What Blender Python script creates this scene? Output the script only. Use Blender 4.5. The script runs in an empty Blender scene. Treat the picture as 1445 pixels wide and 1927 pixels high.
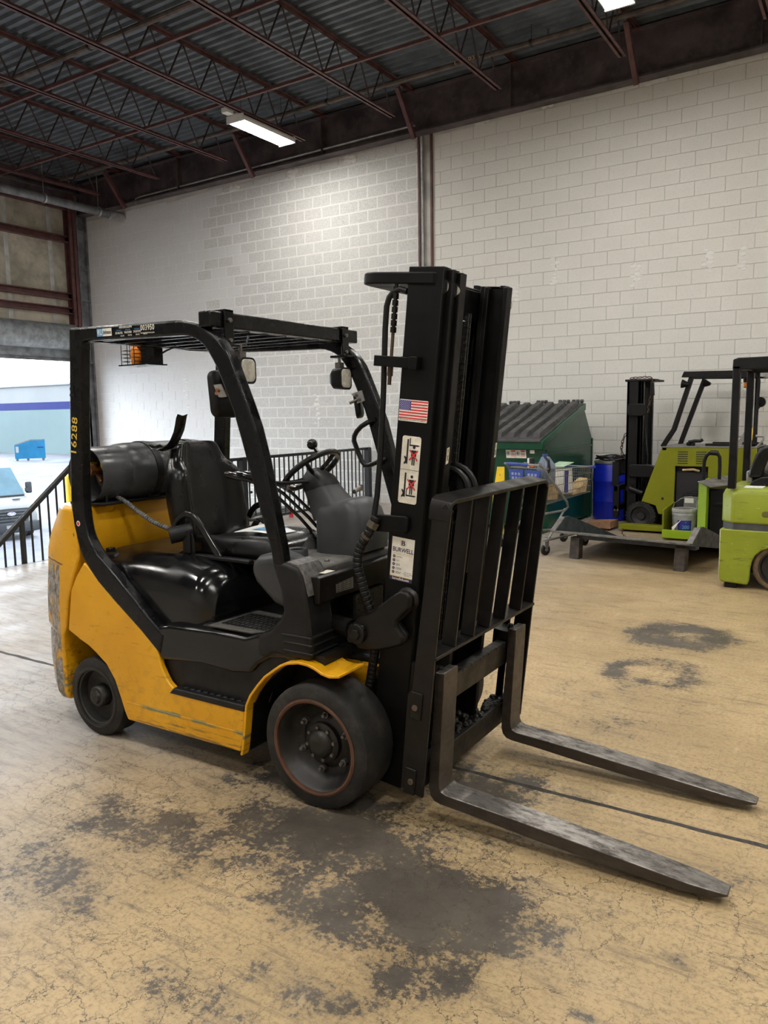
import bpy, bmesh, math, random
from mathutils import Vector, Matrix
random.seed(7)
S = bpy.context.scene
COL = S.collection
PI = math.pi

# ---------------------------------------------------------------- camera
cam_d = bpy.data.cameras.new('camera')
cam = bpy.data.objects.new('camera', cam_d)
COL.objects.link(cam)
cr = (0.84570899, 0.53342578, -0.01527217)      # camera right
cu = (-0.05417263, 0.11428733, 0.99196962)      # camera up
cf = (-0.53088759, 0.83809029, -0.12555090)     # camera forward
cam.matrix_world = Matrix(((cr[0], cu[0], -cf[0], 0), (cr[1], cu[1], -cf[1], 0), (cr[2], cu[2], -cf[2], 1.65), (0, 0, 0, 1)))
cam_d.sensor_fit = 'AUTO'
cam_d.sensor_width = 36
cam_d.lens = 1471.6858 / 1927 * 36
cam_d.clip_end = 300
S.camera = cam

# ---------------------------------------------------------------- world, exposure
w = bpy.data.worlds.new('sky')
S.world = w
w.use_nodes = True
bgn = w.node_tree.nodes['Background']
bgn.inputs[0].default_value = (0.80, 0.90, 1.0, 1)     # bright overcast daylight
bgn.inputs[1].default_value = 7.5
S.view_settings.view_transform = 'Standard'
S.view_settings.look = 'None'
S.view_settings.gamma = 1
S.view_settings.use_curve_mapping = False
S.view_settings.exposure = 0.6
LAMP_POWER = 56.0      # radiance of the LED tubes of the shop lights

# ---------------------------------------------------------------- node helpers
class NT:
    def __init__(s, name):
        s.m = bpy.data.materials.new(name)
        s.m.use_nodes = True
        s.t = s.m.node_tree
        s.b = s.t.nodes['Principled BSDF']
        s.out = s.t.nodes['Material Output']
        s._tc = None
    def n(s, typ, **kw):
        nd = s.t.nodes.new(typ)
        for k, v in kw.items():
            setattr(nd, k, v)
        return nd
    def put(s, sock, v):
        if hasattr(v, 'is_linked') or hasattr(v, 'links'):
            s.t.links.new(v, sock)
        elif isinstance(v, (int, float)):
            try: sock.default_value = v
            except TypeError: sock.default_value = (v, v, v, 1) if len(sock.default_value) == 4 else (v, v, v)
        else:
            v = tuple(v)
            if len(sock.default_value) == 4 and len(v) == 3: v = v + (1,)
            sock.default_value = v
    def obj(s):
        if not s._tc: s._tc = s.n('ShaderNodeTexCoord')
        return s._tc.outputs['Object']
    def mapping(s, scale=(1, 1, 1), loc=(0, 0, 0), rot=(0, 0, 0), vec=None):
        m = s.n('ShaderNodeMapping')
        s.put(m.inputs['Vector'], vec or s.obj())
        m.inputs['Scale'].default_value = scale
        m.inputs['Location'].default_value = loc
        m.inputs['Rotation'].default_value = rot
        return m.outputs[0]
    def noise(s, scale, detail=4, rough=.55, vec=None, dist=0.0, color=False):
        x = s.n('ShaderNodeTexNoise')
        s.put(x.inputs['Vector'], vec or s.obj())
        x.inputs['Scale'].default_value = scale
        x.inputs['Detail'].default_value = detail
        x.inputs['Roughness'].default_value = rough
        x.inputs['Distortion'].default_value = dist
        return x.outputs['Color' if color else 'Fac']
    def voro(s, scale, feature='F1', vec=None, rand=1.0):
        x = s.n('ShaderNodeTexVoronoi', feature=feature)
        s.put(x.inputs['Vector'], vec or s.obj())
        x.inputs['Scale'].default_value = scale
        x.inputs['Randomness'].default_value = rand
        return x.outputs['Distance']
    def math(s, op, a, b=0.0, c=None, clamp=False):
        x = s.n('ShaderNodeMath', operation=op)
        x.use_clamp = clamp
        s.put(x.inputs[0], a); s.put(x.inputs[1], b)
        if c is not None: s.put(x.inputs[2], c)
        return x.outputs[0]
    def step(s, v, lo, hi, a=0.0, b=1.0):
        x = s.n('ShaderNodeMapRange', interpolation_type='SMOOTHSTEP')
        s.put(x.inputs['Value'], v)
        x.inputs['From Min'].default_value = lo; x.inputs['From Max'].default_value = hi
        x.inputs['To Min'].default_value = a; x.inputs['To Max'].default_value = b
        return x.outputs[0]
    def mix(s, fac, a, b):
        x = s.n('ShaderNodeMix', data_type='RGBA')
        s.put(x.inputs[0], fac); s.put(x.inputs[6], a); s.put(x.inputs[7], b)
        return x.outputs[2]
    def xyz(s, vec=None):
        x = s.n('ShaderNodeSeparateXYZ')
        s.put(x.inputs[0], vec or s.obj())
        return x.outputs
    def vadd(s, a, b):
        x = s.n('ShaderNodeVectorMath', operation='ADD')
        s.put(x.inputs[0], a); s.put(x.inputs[1], b)
        return x.outputs[0]
    def vscale(s, a, k):
        x = s.n('ShaderNodeVectorMath', operation='SCALE')
        s.put(x.inputs[0], a); x.inputs['Scale'].default_value = k
        return x.outputs[0]
    def bump(s, h, strength=.3, dist=.01):
        x = s.n('ShaderNodeBump')
        s.put(x.inputs['Height'], h)
        x.inputs['Strength'].default_value = strength
        x.inputs['Distance'].default_value = dist
        s.t.links.new(x.outputs[0], s.b.inputs['Normal'])
    def fin(s, col=None, rough=None, metal=None, spec=None, coat=None):
        if col is not None: s.put(s.b.inputs['Base Color'], col)
        if rough is not None: s.put(s.b.inputs['Roughness'], rough)
        if metal is not None: s.put(s.b.inputs['Metallic'], metal)
        if spec is not None: s.put(s.b.inputs['Specular IOR Level'], spec)
        if coat is not None: s.put(s.b.inputs['Coat Weight'], coat)
        return s.m

def plain(name, col, rough=.5, metal=0.0, var=.25, scale=9.0, dust=0.0, dustcol=(.35, .31, .26), bump=0.0, coat=None, spec=None):
    """a painted / moulded surface with blotchy wear and a little dust"""
    t = NT(name)
    nz = t.noise(scale, 6, .6)
    dark = tuple(c * (1 - var) for c in col); lite = tuple(min(1, c * (1 + var)) for c in col)
    c = t.mix(t.step(nz, .3, .7), dark, lite)
    if dust:
        d = t.step(t.noise(scale * 2.3, 8, .7), .48, .75, 0, dust)
        c = t.mix(d, c, dustcol)
    k = min(1.0, var * 4)
    r = t.step(t.noise(scale * 1.7, 5), .3, .7, max(.03, rough - .1 * k), min(1, rough + .12 * k))
    if bump: t.bump(t.noise(scale * 14, 4), bump, .004)
    return t.fin(c, r, metal, spec, coat)

def emit(name, col, k):
    t = NT(name)
    t.put(t.b.inputs['Base Color'], (.9, .9, .9)); t.put(t.b.inputs['Emission Color'], col); t.put(t.b.inputs['Emission Strength'], k)
    return t.m

# ---------------------------------------------------------------- mesh helpers
class B:
    """collects shapes into one mesh; T maps local coordinates to world"""
    def __init__(s, T=None): s.v = []; s.f = []; s.T = T
    def add(s, vs, fs):
        o = len(s.v)
        s.v += [tuple(s.T(*p)) if s.T else tuple(p) for p in vs]
        s.f += [tuple(i + o for i in f) for f in fs]
        return s
    def box(s, x0, x1, y0, y1, z0, z1):
        return s.add([(x0, y0, z0), (x1, y0, z0), (x1, y1, z0), (x0, y1, z0), (x0, y0, z1), (x1, y0, z1), (x1, y1, z1), (x0, y1, z1)],
                     [(3, 2, 1, 0), (4, 5, 6, 7), (0, 1, 5, 4), (1, 2, 6, 5), (2, 3, 7, 6), (3, 0, 4, 7)])
    def prism(s, poly, a, b, ax='y'):
        n = len(poly)
        f = {'y': lambda p, d: (p[0], d, p[1]), 'z': lambda p, d: (p[0], p[1], d), 'x': lambda p, d: (d, p[0], p[1])}[ax]
        return s.add([f(p, a) for p in poly] + [f(p, b) for p in poly],
                     [tuple(range(n)), tuple(range(2 * n - 1, n - 1, -1))] + [(i, (i + 1) % n, n + (i + 1) % n, n + i) for i in range(n)])
    def loft(s, rings, cap=True, closed=True):
        n = len(rings[0]); vs = [p for r in rings for p in r]; fs = []
        for k in range(len(rings) - 1):
            for i in range(n if closed else n - 1):
                j = (i + 1) % n
                fs.append((k * n + i, k * n + j, (k + 1) * n + j, (k + 1) * n + i))
        if cap: fs += [tuple(range(n)), tuple(range(len(vs) - 1, len(vs) - n - 1, -1))]
        return s.add(vs, fs)
    def cyl(s, p0, p1, r, n=12, r1=None):
        return s.tube([p0, p1], r, n, radii=[r, r if r1 is None else r1])
    def tube(s, pts, r, n=8, closed=False, radii=None):
        P = [Vector(p) for p in pts]; m = len(P); rings = []; up = None
        for i in range(m):
            if closed: d = P[(i + 1) % m] - P[i - 1]
            else: d = P[min(i + 1, m - 1)] - P[max(i - 1, 0)]
            d.normalize()
            if up is None: up = Vector((0, 0, 1)) if abs(d.z) < .9 else Vector((0, 1, 0))
            a = d.cross(up)
            if a.length < 1e-4: a = d.orthogonal()
            a.normalize(); b = a.cross(d); b.normalize(); up = b
            rr = radii[i] if radii else r
            rings.append([tuple(P[i] + a * (math.cos(2 * PI * k / n) * rr) + b * (math.sin(2 * PI * k / n) * rr)) for k in range(n)])
        if closed: rings.append(rings[0])
        return s.loft(rings, cap=not closed)
    def bar(s, p0, p1, w, h, up=(0, 0, 1)):
        """rectangular bar, w across, h along up"""
        return s.strip([p0, p1], w, h, up)
    def strip(s, pts, w, h, up=(0, 0, 1), closed=False):
        P = [Vector(p) for p in pts]; U = Vector(up); rings = []; m = len(P)
        for i in range(m):
            d = (P[(i + 1) % m] - P[i - 1]) if closed else P[min(i + 1, m - 1)] - P[max(i - 1, 0)]
            d.normalize(); a = d.cross(U)
            if a.length < 1e-4: a = d.orthogonal()
            a.normalize(); b = a.cross(d); b.normalize()
            rings.append([tuple(P[i] + a * (sx * w / 2) + b * (sz * h / 2)) for sx, sz in ((-1, -1), (1, -1), (1, 1), (-1, 1))])
        if closed: rings.append(rings[0])
        return s.loft(rings, cap=not closed)
    def lathe(s, prof, o, axis=(0, 0, 1), n=24):
        """prof: (radius, height along axis)"""
        A = Vector(axis).normalized(); a = A.orthogonal().normalized(); b = A.cross(a); O = Vector(o)
        if min(r for r, h in prof) > .003 and prof[0] != prof[-1]: prof = list(prof) + [prof[0]]
        rings = [[tuple(O + A * h + (a * math.cos(2 * PI * k / n) + b * math.sin(2 * PI * k / n)) * max(r, 1e-4)) for k in range(n)] for r, h in prof]
        return s.loft(rings, cap=False)
    def ball(s, c, r, n=12, m=8, sc=(1, 1, 1)):
        rings = []
        for i in range(m + 1):
            t = PI * i / m
            rings.append([(c[0] + sc[0] * r * max(math.sin(t), .01) * math.cos(2 * PI * k / n), c[1] + sc[1] * r * max(math.sin(t), .01) * math.sin(2 * PI * k / n), c[2] + sc[2] * r * math.cos(t)) for k in range(n)])
        return s.loft(rings)
    def grid(s, fn, nu, nv):
        vs = [fn(i / nu, j / nv) for j in range(nv + 1) for i in range(nu + 1)]
        return s.add(vs, [(j * (nu + 1) + i, j * (nu + 1) + i + 1, (j + 1) * (nu + 1) + i + 1, (j + 1) * (nu + 1) + i) for j in range(nv) for i in range(nu)])

def mesh(name, b, mat, smooth=35):
    me = bpy.data.meshes.new(name)
    me.from_pydata(b.v, [], b.f)
    bm = bmesh.new(); bm.from_mesh(me)
    bmesh.ops.remove_doubles(bm, verts=bm.verts, dist=1e-6)
    bmesh.ops.recalc_face_normals(bm, faces=bm.faces)
    bm.to_mesh(me); bm.free()
    if smooth:
        me.shade_smooth(); me.set_sharp_from_angle(angle=math.radians(smooth))
    if mat: me.materials.append(mat)
    return me

def root_of(o):
    while o.parent: o = o.parent
    return o

def obj(name, b, mat, parent=None, bevel=0, seg=2, smooth=35, sub=0, kind=None, label=None):
    """one mesh object; b is in world coordinates, the parent chain carries only the root's location"""
    if parent is not None:
        l = root_of(parent).location
        b.v = [(x - l.x, y - l.y, z - l.z) for x, y, z in b.v]
    o = bpy.data.objects.new(name, mesh(name, b, mat, smooth))
    COL.objects.link(o)
    if parent is not None: o.parent = parent
    if bevel:
        m = o.modifiers.new('bevel', 'BEVEL'); m.width = bevel; m.segments = seg; m.limit_method = 'ANGLE'; m.angle_limit = math.radians(40)
        m.harden_normals = False
    if sub:
        m = o.modifiers.new('subdivision', 'SUBSURF'); m.levels = sub; m.render_levels = sub
    if kind: o['kind'] = kind
    if label: o['label'] = label
    return o

def tag(o, label, cat, group=None):
    o['label'] = label; o['category'] = cat
    if group: o['group'] = group
    return o

def thing(name, label, cat, loc=(0, 0, 0), group=None):
    o = bpy.data.objects.new(name, None); o.empty_display_size = .1
    COL.objects.link(o); o.location = loc
    return tag(o, label, cat, group)

def struct(name, b=None, mat=None, **kw):
    o = obj(name, b, mat, **kw) if b else bpy.data.objects.new(name, None)
    if not b: COL.objects.link(o)
    o['kind'] = 'structure'
    return o

def dup(root, label=None, group=None, move=None):
    r = root.copy(); COL.objects.link(r)
    if label: r['label'] = label
    if group: r['group'] = group
    if move: r.location = Vector(r.location) + Vector(move)
    for ch in list(root.children):
        c = ch.copy(); COL.objects.link(c); c.parent = r
        for g in list(ch.children):
            d = g.copy(); COL.objects.link(d); d.parent = c
    return r

_font_cache = {}
def text_verts(txt, align='CENTER', bold=0.0, spacing=1.0):
    key = (txt, align, bold, spacing)
    if key not in _font_cache:
        cu_ = bpy.data.curves.new('lettering', 'FONT'); cu_.body = txt; cu_.align_x = align; cu_.align_y = 'CENTER'; cu_.size = 1; cu_.resolution_u = 3
        cu_.offset = bold; cu_.space_character = spacing
        o = bpy.data.objects.new('lettering', cu_); COL.objects.link(o)
        bpy.context.view_layer.update()
        me = bpy.data.meshes.new_from_object(o.evaluated_get(bpy.context.evaluated_depsgraph_get()))
        _font_cache[key] = ([tuple(v.co) for v in me.vertices], [tuple(p.vertices) for p in me.polygons])
        bpy.data.objects.remove(o); bpy.data.meshes.remove(me); bpy.data.curves.remove(cu_)
    return _font_cache[key]

def letters(b, txt, o, ex, ey, size, width=None, align='CENTER', bold=0.0, spacing=1.0):
    """flat lettering added to builder b at o, text direction ex, up direction ey"""
    vs, fs = text_verts(txt, align, bold, spacing)
    O, X, Y = Vector(o), Vector(ex).normalized(), Vector(ey).normalized()
    k = 1.0
    if width:
        w0 = (max(v[0] for v in vs) - min(v[0] for v in vs)) * size
        k = width / w0
    b.add([tuple(O + X * (v[0] * size * k) + Y * (v[1] * size)) for v in vs], fs)
    return b
# ================================================================ materials
def floor_mat():
    t = NT('stained_concrete')
    P = t.obj()
    warp = t.vadd(P, t.vscale(t.noise(1.3, 3, color=True), .5))
    # base tan concrete, colour drift and scuffs
    base = t.mix(t.step(t.noise(.8, 5), .3, .7), (.355, .255, .132), (.475, .35, .192))
    base = t.mix(t.step(t.noise(52, 7, .85), .47, .63, 0, .8), base, (.185, .133, .072))
    scuff = t.noise(9, 8, .75, vec=t.mapping((.35, 2.2, 1), rot=(0, 0, .25)))
    base = t.mix(t.step(scuff, .50, .68, 0, .8), base, (.145, .110, .072))
    base = t.mix(t.step(t.noise(26, 6, .75, vec=t.mapping((2.6, .3, 1), rot=(0, 0, .7))), .60, .69, 0, .75), base, (.11, .085, .06))
    base = t.mix(t.step(t.noise(18, 7, .8), .58, .70, 0, .6), base, (.12, .09, .06))
    base = t.mix(t.step(t.noise(5, 6, .7, vec=t.mapping((1.4, .35, 1), rot=(0, 0, -.5))), .6, .75, 0, .4), base, (.62, .50, .34))
    # greyer towards the dock doors
    x, y, z = t.xyz()
    grey = t.step(t.math('ADD', x, t.math('MULTIPLY', t.noise(.9, 4), 1.6)), -3.2, -1.0, .85, 0)
    base = t.mix(grey, base, t.mix(t.step(scuff, .4, .7), (.37, .345, .32), (.22, .20, .185)))
    # oil and tyre stains where they lie on the floor
    blobs = [(-1.72, 2.32, .62, .30, 1.0), (-1.22, 2.16, .40, .26, 1.25), (-1.45, 1.98, .45, .2, .8), (-2.35, 2.0, .6, .22, .7), (-2.5, 1.62, .4, .25, .6), (-1.1, 1.86, .25, .14, .75), (-1.3, 1.62, .3, .14, .6),
             (-2.0, 2.62, .5, .22, .9), (-1.35, 3.0, .35, .3, .75), (-1.55, 1.45, .35, .16, .45), (-.98, 2.2, .25, .1, .7), (-1.15, 3.97, .22, .2, .5), (-1.3, 4.4, .35, .3, .35), (-.4, 2.85, .3, .1, .35), (-.62, 1.95, .05, .03, .8), (-.42, 2.3, .05, .03, .8), (-.28, 2.0, .05, .04, .7), (-.35, 1.75, .04, .03, .7)]
    px, py, pz = t.xyz(t.vadd(P, t.vscale(t.noise(2.4, 4, color=True), .22)))
    acc = None
    for bx, by, rx, ry, s in blobs:
        dx = t.math('DIVIDE', t.math('SUBTRACT', px, bx + .11), rx); dy = t.math('DIVIDE', t.math('SUBTRACT', py, by + .11), ry)
        d2 = t.math('ADD', t.math('MULTIPLY', dx, dx), t.math('MULTIPLY', dy, dy))
        g = t.math('MULTIPLY', t.math('EXPONENT', t.math('MULTIPLY', d2, -1.0)), s)
        acc = g if acc is None else t.math('MAXIMUM', acc, g)
    for bx, by, r0, wd, s in [(-1.15, 5.85, .22, .20, .85), (-1.13, 4.92, .22, .12, .62)]:
        dx = t.math('SUBTRACT', px, bx + .11); dy = t.math('SUBTRACT', py, by + .11)
        d = t.math('SQRT', t.math('ADD', t.math('MULTIPLY', dx, dx), t.math('MULTIPLY', dy, dy)))
        e = t.math('DIVIDE', t.math('SUBTRACT', d, r0), wd)
        g = t.math('MULTIPLY', t.math('EXPONENT', t.math('MULTIPLY', t.math('MULTIPLY', e, e), -1.0)), s)
        acc = t.math('MAXIMUM', acc, g)
    n1 = t.noise(5.5, 8, .68); n2 = t.noise(38, 6, .75)
    tex = t.math('ADD', t.math('MULTIPLY', t.math('SUBTRACT', n1, .5), 2.3), t.math('MULTIPLY', t.math('SUBTRACT', n2, .5), 1.9))
    sv = t.math('ADD', acc, tex)
    veil = t.step(t.math('ADD', acc, t.math('MULTIPLY', tex, .55)), .10, .75, 0, .62)
    st = t.step(sv, .42, .72, 0, .95)
    dark = t.mix(t.step(t.noise(4, 6, .7), .3, .7), (.050, .044, .038), (.095, .083, .069))
    col = t.mix(veil, base, (.150, .118, .080))
    col = t.mix(st, col, dark)
    # hairline cracks: a fine web in patches, a few longer ones
    c1 = t.voro(8.5, 'DISTANCE_TO_EDGE', vec=t.vadd(P, t.vscale(t.noise(9, 5, .7, color=True), .15)))
    c2 = t.voro(3.4, 'DISTANCE_TO_EDGE', vec=t.vadd(P, t.vscale(t.noise(5, 7, .7, color=True), .28)))
    c3 = t.voro(.42, 'DISTANCE_TO_EDGE', vec=t.vadd(P, t.vscale(t.noise(2.2, 8, .65, color=True), .6)))
    near = t.step(y, 2.7, 3.8, 1.0, .0)
    patch = t.math('MULTIPLY', near, t.step(t.noise(1.5, 4), .40, .56))
    cr_ = t.math('MULTIPLY', t.step(c1, .003, .024, .88, 0), patch)
    cr_ = t.math('MAXIMUM', cr_, t.math('MULTIPLY', t.step(c2, .001, .011, .75, 0), t.step(t.noise(1.1, 4), .44, .60, .0, 1)))
    cr_ = t.math('MAXIMUM', cr_, t.math('MULTIPLY', t.step(c3, .0003, .0026, .9, 0), t.step(t.noise(.7, 3), .45, .6)))
    cr_ = t.math('MULTIPLY', cr_, t.step(t.noise(14, 5, .7), .28, .5, .25, 1))
    col = t.mix(cr_, col, (.045, .035, .025))
    rough = t.math('SUBTRACT', t.step(t.noise(2.2, 6, .7), .3, .7, .34, .60), t.math('MULTIPLY', st, .06))
    h = t.math('SUBTRACT', t.math('MULTIPLY', t.noise(60, 6, .7), .25), cr_)
    t.bump(h, .25, .004)
    return t.fin(col, rough, spec=.38)

def block_mat(name, face, speck, lo, hi, hs):
    t = NT(name)
    oi = t.n('ShaderNodeObjectInfo')
    g = t.n('ShaderNodeNewGeometry')
    P = t.mapping((1, 1, 1), vec=g.outputs['Position'])
    c = t.mix(t.step(t.noise(70, 5, .8, vec=P), lo, hi), speck, face)
    c = t.mix(t.step(t.noise(1.4, 4, vec=P), .3, .7, 0, .35), c, tuple(k * .88 for k in face))
    h = t.math('ADD', t.noise(120, 4, .7, vec=P), t.math('MULTIPLY', t.noise(9, 3, vec=P), .8))
    t.bump(h, hs, .006)
    return t.fin(c, .75, spec=.25)

M = {}
M['floor'] = floor_mat()
M['block_smooth'] = block_mat('painted_block', (.74, .725, .685), (.63, .62, .585), .36, .5, .35)
M['block_rough'] = block_mat('worn_painted_block', (.74, .735, .71), (.50, .50, .485), .42, .60, .5)
M['block_flush'] = block_mat('thick_painted_block', (.72, .72, .71), (.6, .6, .6), .36, .5, .35)
M['mortar'] = block_mat('painted_mortar', (.66, .65, .615), (.5, .49, .46), .36, .5, .4)
M['mortar_white'] = block_mat('painted_mortar_white', (.80, .795, .77), (.72, .715, .69), .36, .5, .4)
M['deck'] = plain('galvanised_deck', (.13, .15, .17), .48, .35, .3, 2.2)
M['maroon'] = plain('maroon_primer_steel', (.105, .042, .038), .5, 0, .35, 6, .25, (.16, .10, .09))
M['girder'] = plain('dusty_maroon_girder', (.085, .066, .070), .38, .2, .5, 2.0, .6, (.19, .165, .16))
M['darkrod'] = plain('dark_web_rod', (.045, .028, .028), .5, 0, .3, 8)
M['pipe'] = plain('sprinkler_pipe', (.11, .085, .07), .45, .2, .4, 6)
M['conduit'] = plain('galvanised_conduit', (.42, .42, .42), .38, .7, .25, 8)
M['grey_steel'] = plain('grey_painted_steel', (.15, .155, .165), .5, .1, .4, 5)
M['panel'] = plain('stained_wall_panel', (.42, .385, .31), .7, 0, .32, 1.6, .5, (.16, .13, .10))
M['panel_strip'] = plain('grey_seam_tape', (.46, .465, .45), .6, 0, .2, 4)
M['inner_wall'] = plain('painted_wall', (.62, .60, .56), .8, 0, .1, 2)
M['door_steel'] = plain('galvanised_door', (.30, .325, .34), .42, .4, .3, 7)
M['lot'] = plain('pale_pavement', (.078, .080, .090), .7, 0, .3, .35, .6, (.048, .048, .056), spec=.12)  # pavement colour darkened overall to offset the strong sky
M['pit'] = plain('pinkish_concrete', (.22, .165, .145), .7, 0, .15, .6, spec=.15)
M['dock_edge'] = plain('dock_concrete', (.35, .33, .30), .8, 0, .2, 3)
M['rail_black'] = plain('black_rail_paint', (.014, .014, .015), .4, 0, .3, 10)
M['lamp_white'] = plain('white_lamp_housing', (.75, .75, .73), .4, 0, .05, 5)
M['led'] = emit('led_tube', (1.0, .965, .905), LAMP_POWER)
M['yellow_post'] = plain('yellow_bollard_paint', (.75, .50, .01), .5, 0, .1, 5)

# ================================================================ setting
ZR = lambda x: .010 * (x + 5)                    # the roof falls gently to the left
# floor: dock slabs with a sealed joint along the truck's line
EDGE = -8.15
JY = 3.105
b = B()
b.box(EDGE, 6.0, -7.0, JY - .011, -.25, 0)
b.box(EDGE, 6.0, JY + .011, 12.4, -.25, 0)
floor = struct('floor', b, M['floor'], smooth=0)
b = B()
random.seed(3)
n = 150; L = []; 
for i in range(n + 1):
    xx = EDGE + (6.0 - EDGE) * i / n
    L.append((xx, JY - .012 + random.uniform(-.007, .003), JY + .012 + random.uniform(-.003, .007)))
b.loft([[(x, y0, .0008), (x, y1, .0008), (x, y1, -.05), (x, y0, -.05)] for x, y0, y1 in L])
j = obj('joint_sealant', b, plain('black_joint_sealant', (.03, .027, .024), .7, 0, .5, 30, .5, (.10, .08, .06), .5), floor, smooth=0)
# dock face, lower drive-in lane, lot outside
b = B().box(EDGE - .06, EDGE - .002, -7, 12.4, -1.25, -.004)
struct('trim_dock', b, M['dock_edge'], smooth=0)
b = B().add([(EDGE, -7, -1.15), (EDGE, 12.4, -1.15), (-15.9, 12.4, -2.0), (-15.9, -7, -2.0), (EDGE, -7, -1.45), (EDGE, 12.4, -1.45), (-15.9, 12.4, -2.3), (-15.9, -7, -2.3)],
            [(0, 1, 2, 3), (7, 6, 5, 4), (0, 3, 7, 4), (1, 5, 6, 2), (0, 4, 5, 1), (3, 2, 6, 7)])
struct('floor', b, M['pit'], smooth=0)
b = B().box(-140, -21.0, -80, 120, -2.9, -2.6).add([(-15.9, -80, -2.0), (-15.9, 120, -2.0), (-21, 120, -2.6), (-21, -80, -2.6), (-15.9, -80, -2.9), (-15.9, 120, -2.9), (-21, 120, -2.9), (-21, -80, -2.9)], [(0, 1, 2, 3), (7, 6, 5, 4), (0, 4, 5, 1), (2, 6, 7, 3), (0, 3, 7, 4), (1, 5, 6, 2)])
struct('ground', b, M['lot'], smooth=0)

lg = struct('trim_ledge', B().box(-9.55, -9.16, 8.3, 12.14, -1.6, -.13), M['lamp_white'], bevel=.01)
obj('dark_strip', B().box(-9.5, -9.15, 8.6, 11.28, -.13, -.045), M['grey_steel'], lg, bevel=.008)

# ---- block wall
WY = 12.15
wall = struct('wall_back', B().box(-16.1, 6.2, WY + .012, WY + .3, -2.2, 7.12), M['inner_wall'], smooth=0)
def wall_top(x): return 6.10 + (x + 15.7) * .0215 if x < -6.9 else 6.262 + .021 * (x + 6.6)
def course(x0, x1, x_off, z_off, left):
    """rows of block rectangles between x0 and x1"""
    out = []
    k = 0
    for jrow in range(-2, 42):
        zt = z_off - jrow * .2032; zb = zt - .2032
        if zt < -1.9: break
        off = x_off + (.2032 if jrow % 2 else 0)
        i0 = math.floor((x0 - off) / .4064)
        xa = off + i0 * .4064
        while xa < x1:
            a, c = max(xa, x0), min(xa + .4064, x1)
            if c - a > .05:
                top = min(zt, wall_top((a + c) / 2) + random.uniform(-.03, .02))
                if top - zb > .04: out.append((a, c, zb, top, jrow))
            xa += .4064
    return out
random.seed(11)
right = course(-6.59, 1.2, -6.269, 6.259, False)
left = course(-15.76, -6.90, -6.93, 6.262, True)
def vis(r):
    return r[1] > -6.6 and r[0] < -1.2 and r[2] > .9
singles = sorted([r for r in right if vis(r)], key=lambda r: -r[0])[:295]
sset = set(singles)
cache = {}
def block_mesh(wd, ht, v, mat, gap, dep, bev):
    key = (round(wd, 3), round(ht, 3), v)
    if key not in cache:
        g = gap / 2; e = .0035 * bev
        bb = B()
        x0, x1, z0, z1 = g, wd - g, g, ht - g
        rr = random.Random(v * 7 + int(wd * 1000))
        o = [rr.uniform(-.0015, .0015) for _ in range(4)]
        f0 = [(x0, 0, z0), (x1, 0, z0), (x1, 0, z1), (x0, 0, z1)]
        f1 = [(x0 + e, -dep + o[0], z0 + e), (x1 - e, -dep + o[1], z0 + e), (x1 - e, -dep + o[2], z1 - e), (x0 + e, -dep + o[3], z1 - e)]
        bb.loft([f0, f1])
        cache[key] = mesh('block', bb, mat, 0)
    return cache[key]
for r in singles:
    o = bpy.data.objects.new('block', block_mesh(r[1] - r[0], r[3] - r[2], random.randrange(4), M['block_smooth'], .005, .012, 1.0))
    COL.objects.link(o); o.parent = wall; o.location = (r[0], WY + .012 + random.uniform(-.0015, .0015), r[2])
def stuff_blocks(rows, mat, gap, dep, e):
    b = B()
    for x0, x1, z0, z1, _ in rows:
        g = gap / 2; q = WY + .012; d = dep + random.uniform(-.001, .001)
        b.loft([[(x0 + g, q, z0 + g), (x1 - g, q, z0 + g), (x1 - g, q, z1 - g), (x0 + g, q, z1 - g)],
                [(x0 + g + e, q - d, z0 + g + e), (x1 - g - e, q - d, z0 + g + e), (x1 - g - e, q - d, z1 - g - e), (x0 + g + e, q - d, z1 - g - e)]])
    return b
obj('blocks', stuff_blocks([r for r in right if r not in sset], M['block_smooth'], .005, .012, .0035), M['block_smooth'], wall, smooth=0, kind='stuff')
flush = [r for r in left if r[1] < -11.3 + random.uniform(-.8, .8)]; fs_ = set(flush)
obj('blocks', stuff_blocks(flush, None, .006, .0115, .003), M['block_flush'], wall, smooth=0, kind='stuff')
obj('blocks', stuff_blocks([r for r in left if r not in fs_], None, .017, .009, .006), M['block_rough'], wall, smooth=0, kind='stuff')
obj('mortar_bed', B().box(-15.8, -6.90, WY + .0045, WY + .013, -2.0, 6.10), M['mortar_white'], wall, smooth=0)
obj('mortar_bed', B().box(-6.6, 6.0, WY + .009, WY + .013, -2.0, 6.2), M['mortar'], wall, smooth=0)
# plastered-in pockets on the wall
b = B()
random.seed(21)
def smear(b, x, z, wd, ht, n=14):
    for k in range(n):
        cx, cz = x + random.uniform(-wd, wd), z + random.uniform(-ht, ht)
        b.ball((cx, WY + .004, cz), random.uniform(.02, .05), 7, 5, (1.3, .22, .9))
for x, z, wd, ht in [(-4.46, 3.84, .05, .22), (-3.2, 3.62, .05, .17), (-2.2, 3.73, .05, .16), (-1.75, 3.72, .05, .16), (-5.1, 3.55, .05, .12), (-5.7, 6.31, .1, .05), (-4.6, 6.36, .12, .06), (-3.0, 6.35, .15, .07), (-1.9, 6.38, .15, .07), (-8.3, 6.18, .1, .06), (-9.6, 6.16, .12, .06), (-11.1, 6.15, .12, .06), (-11.2, 2.0, .05, .45), (-12.7, 2.2, .05, .42), (-9.2, 1.75, .05, .3)]:
    smear(b, x, z, wd, ht)
obj('patch', b, M['mortar_white'], wall, smooth=60, kind='stuff')
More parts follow.
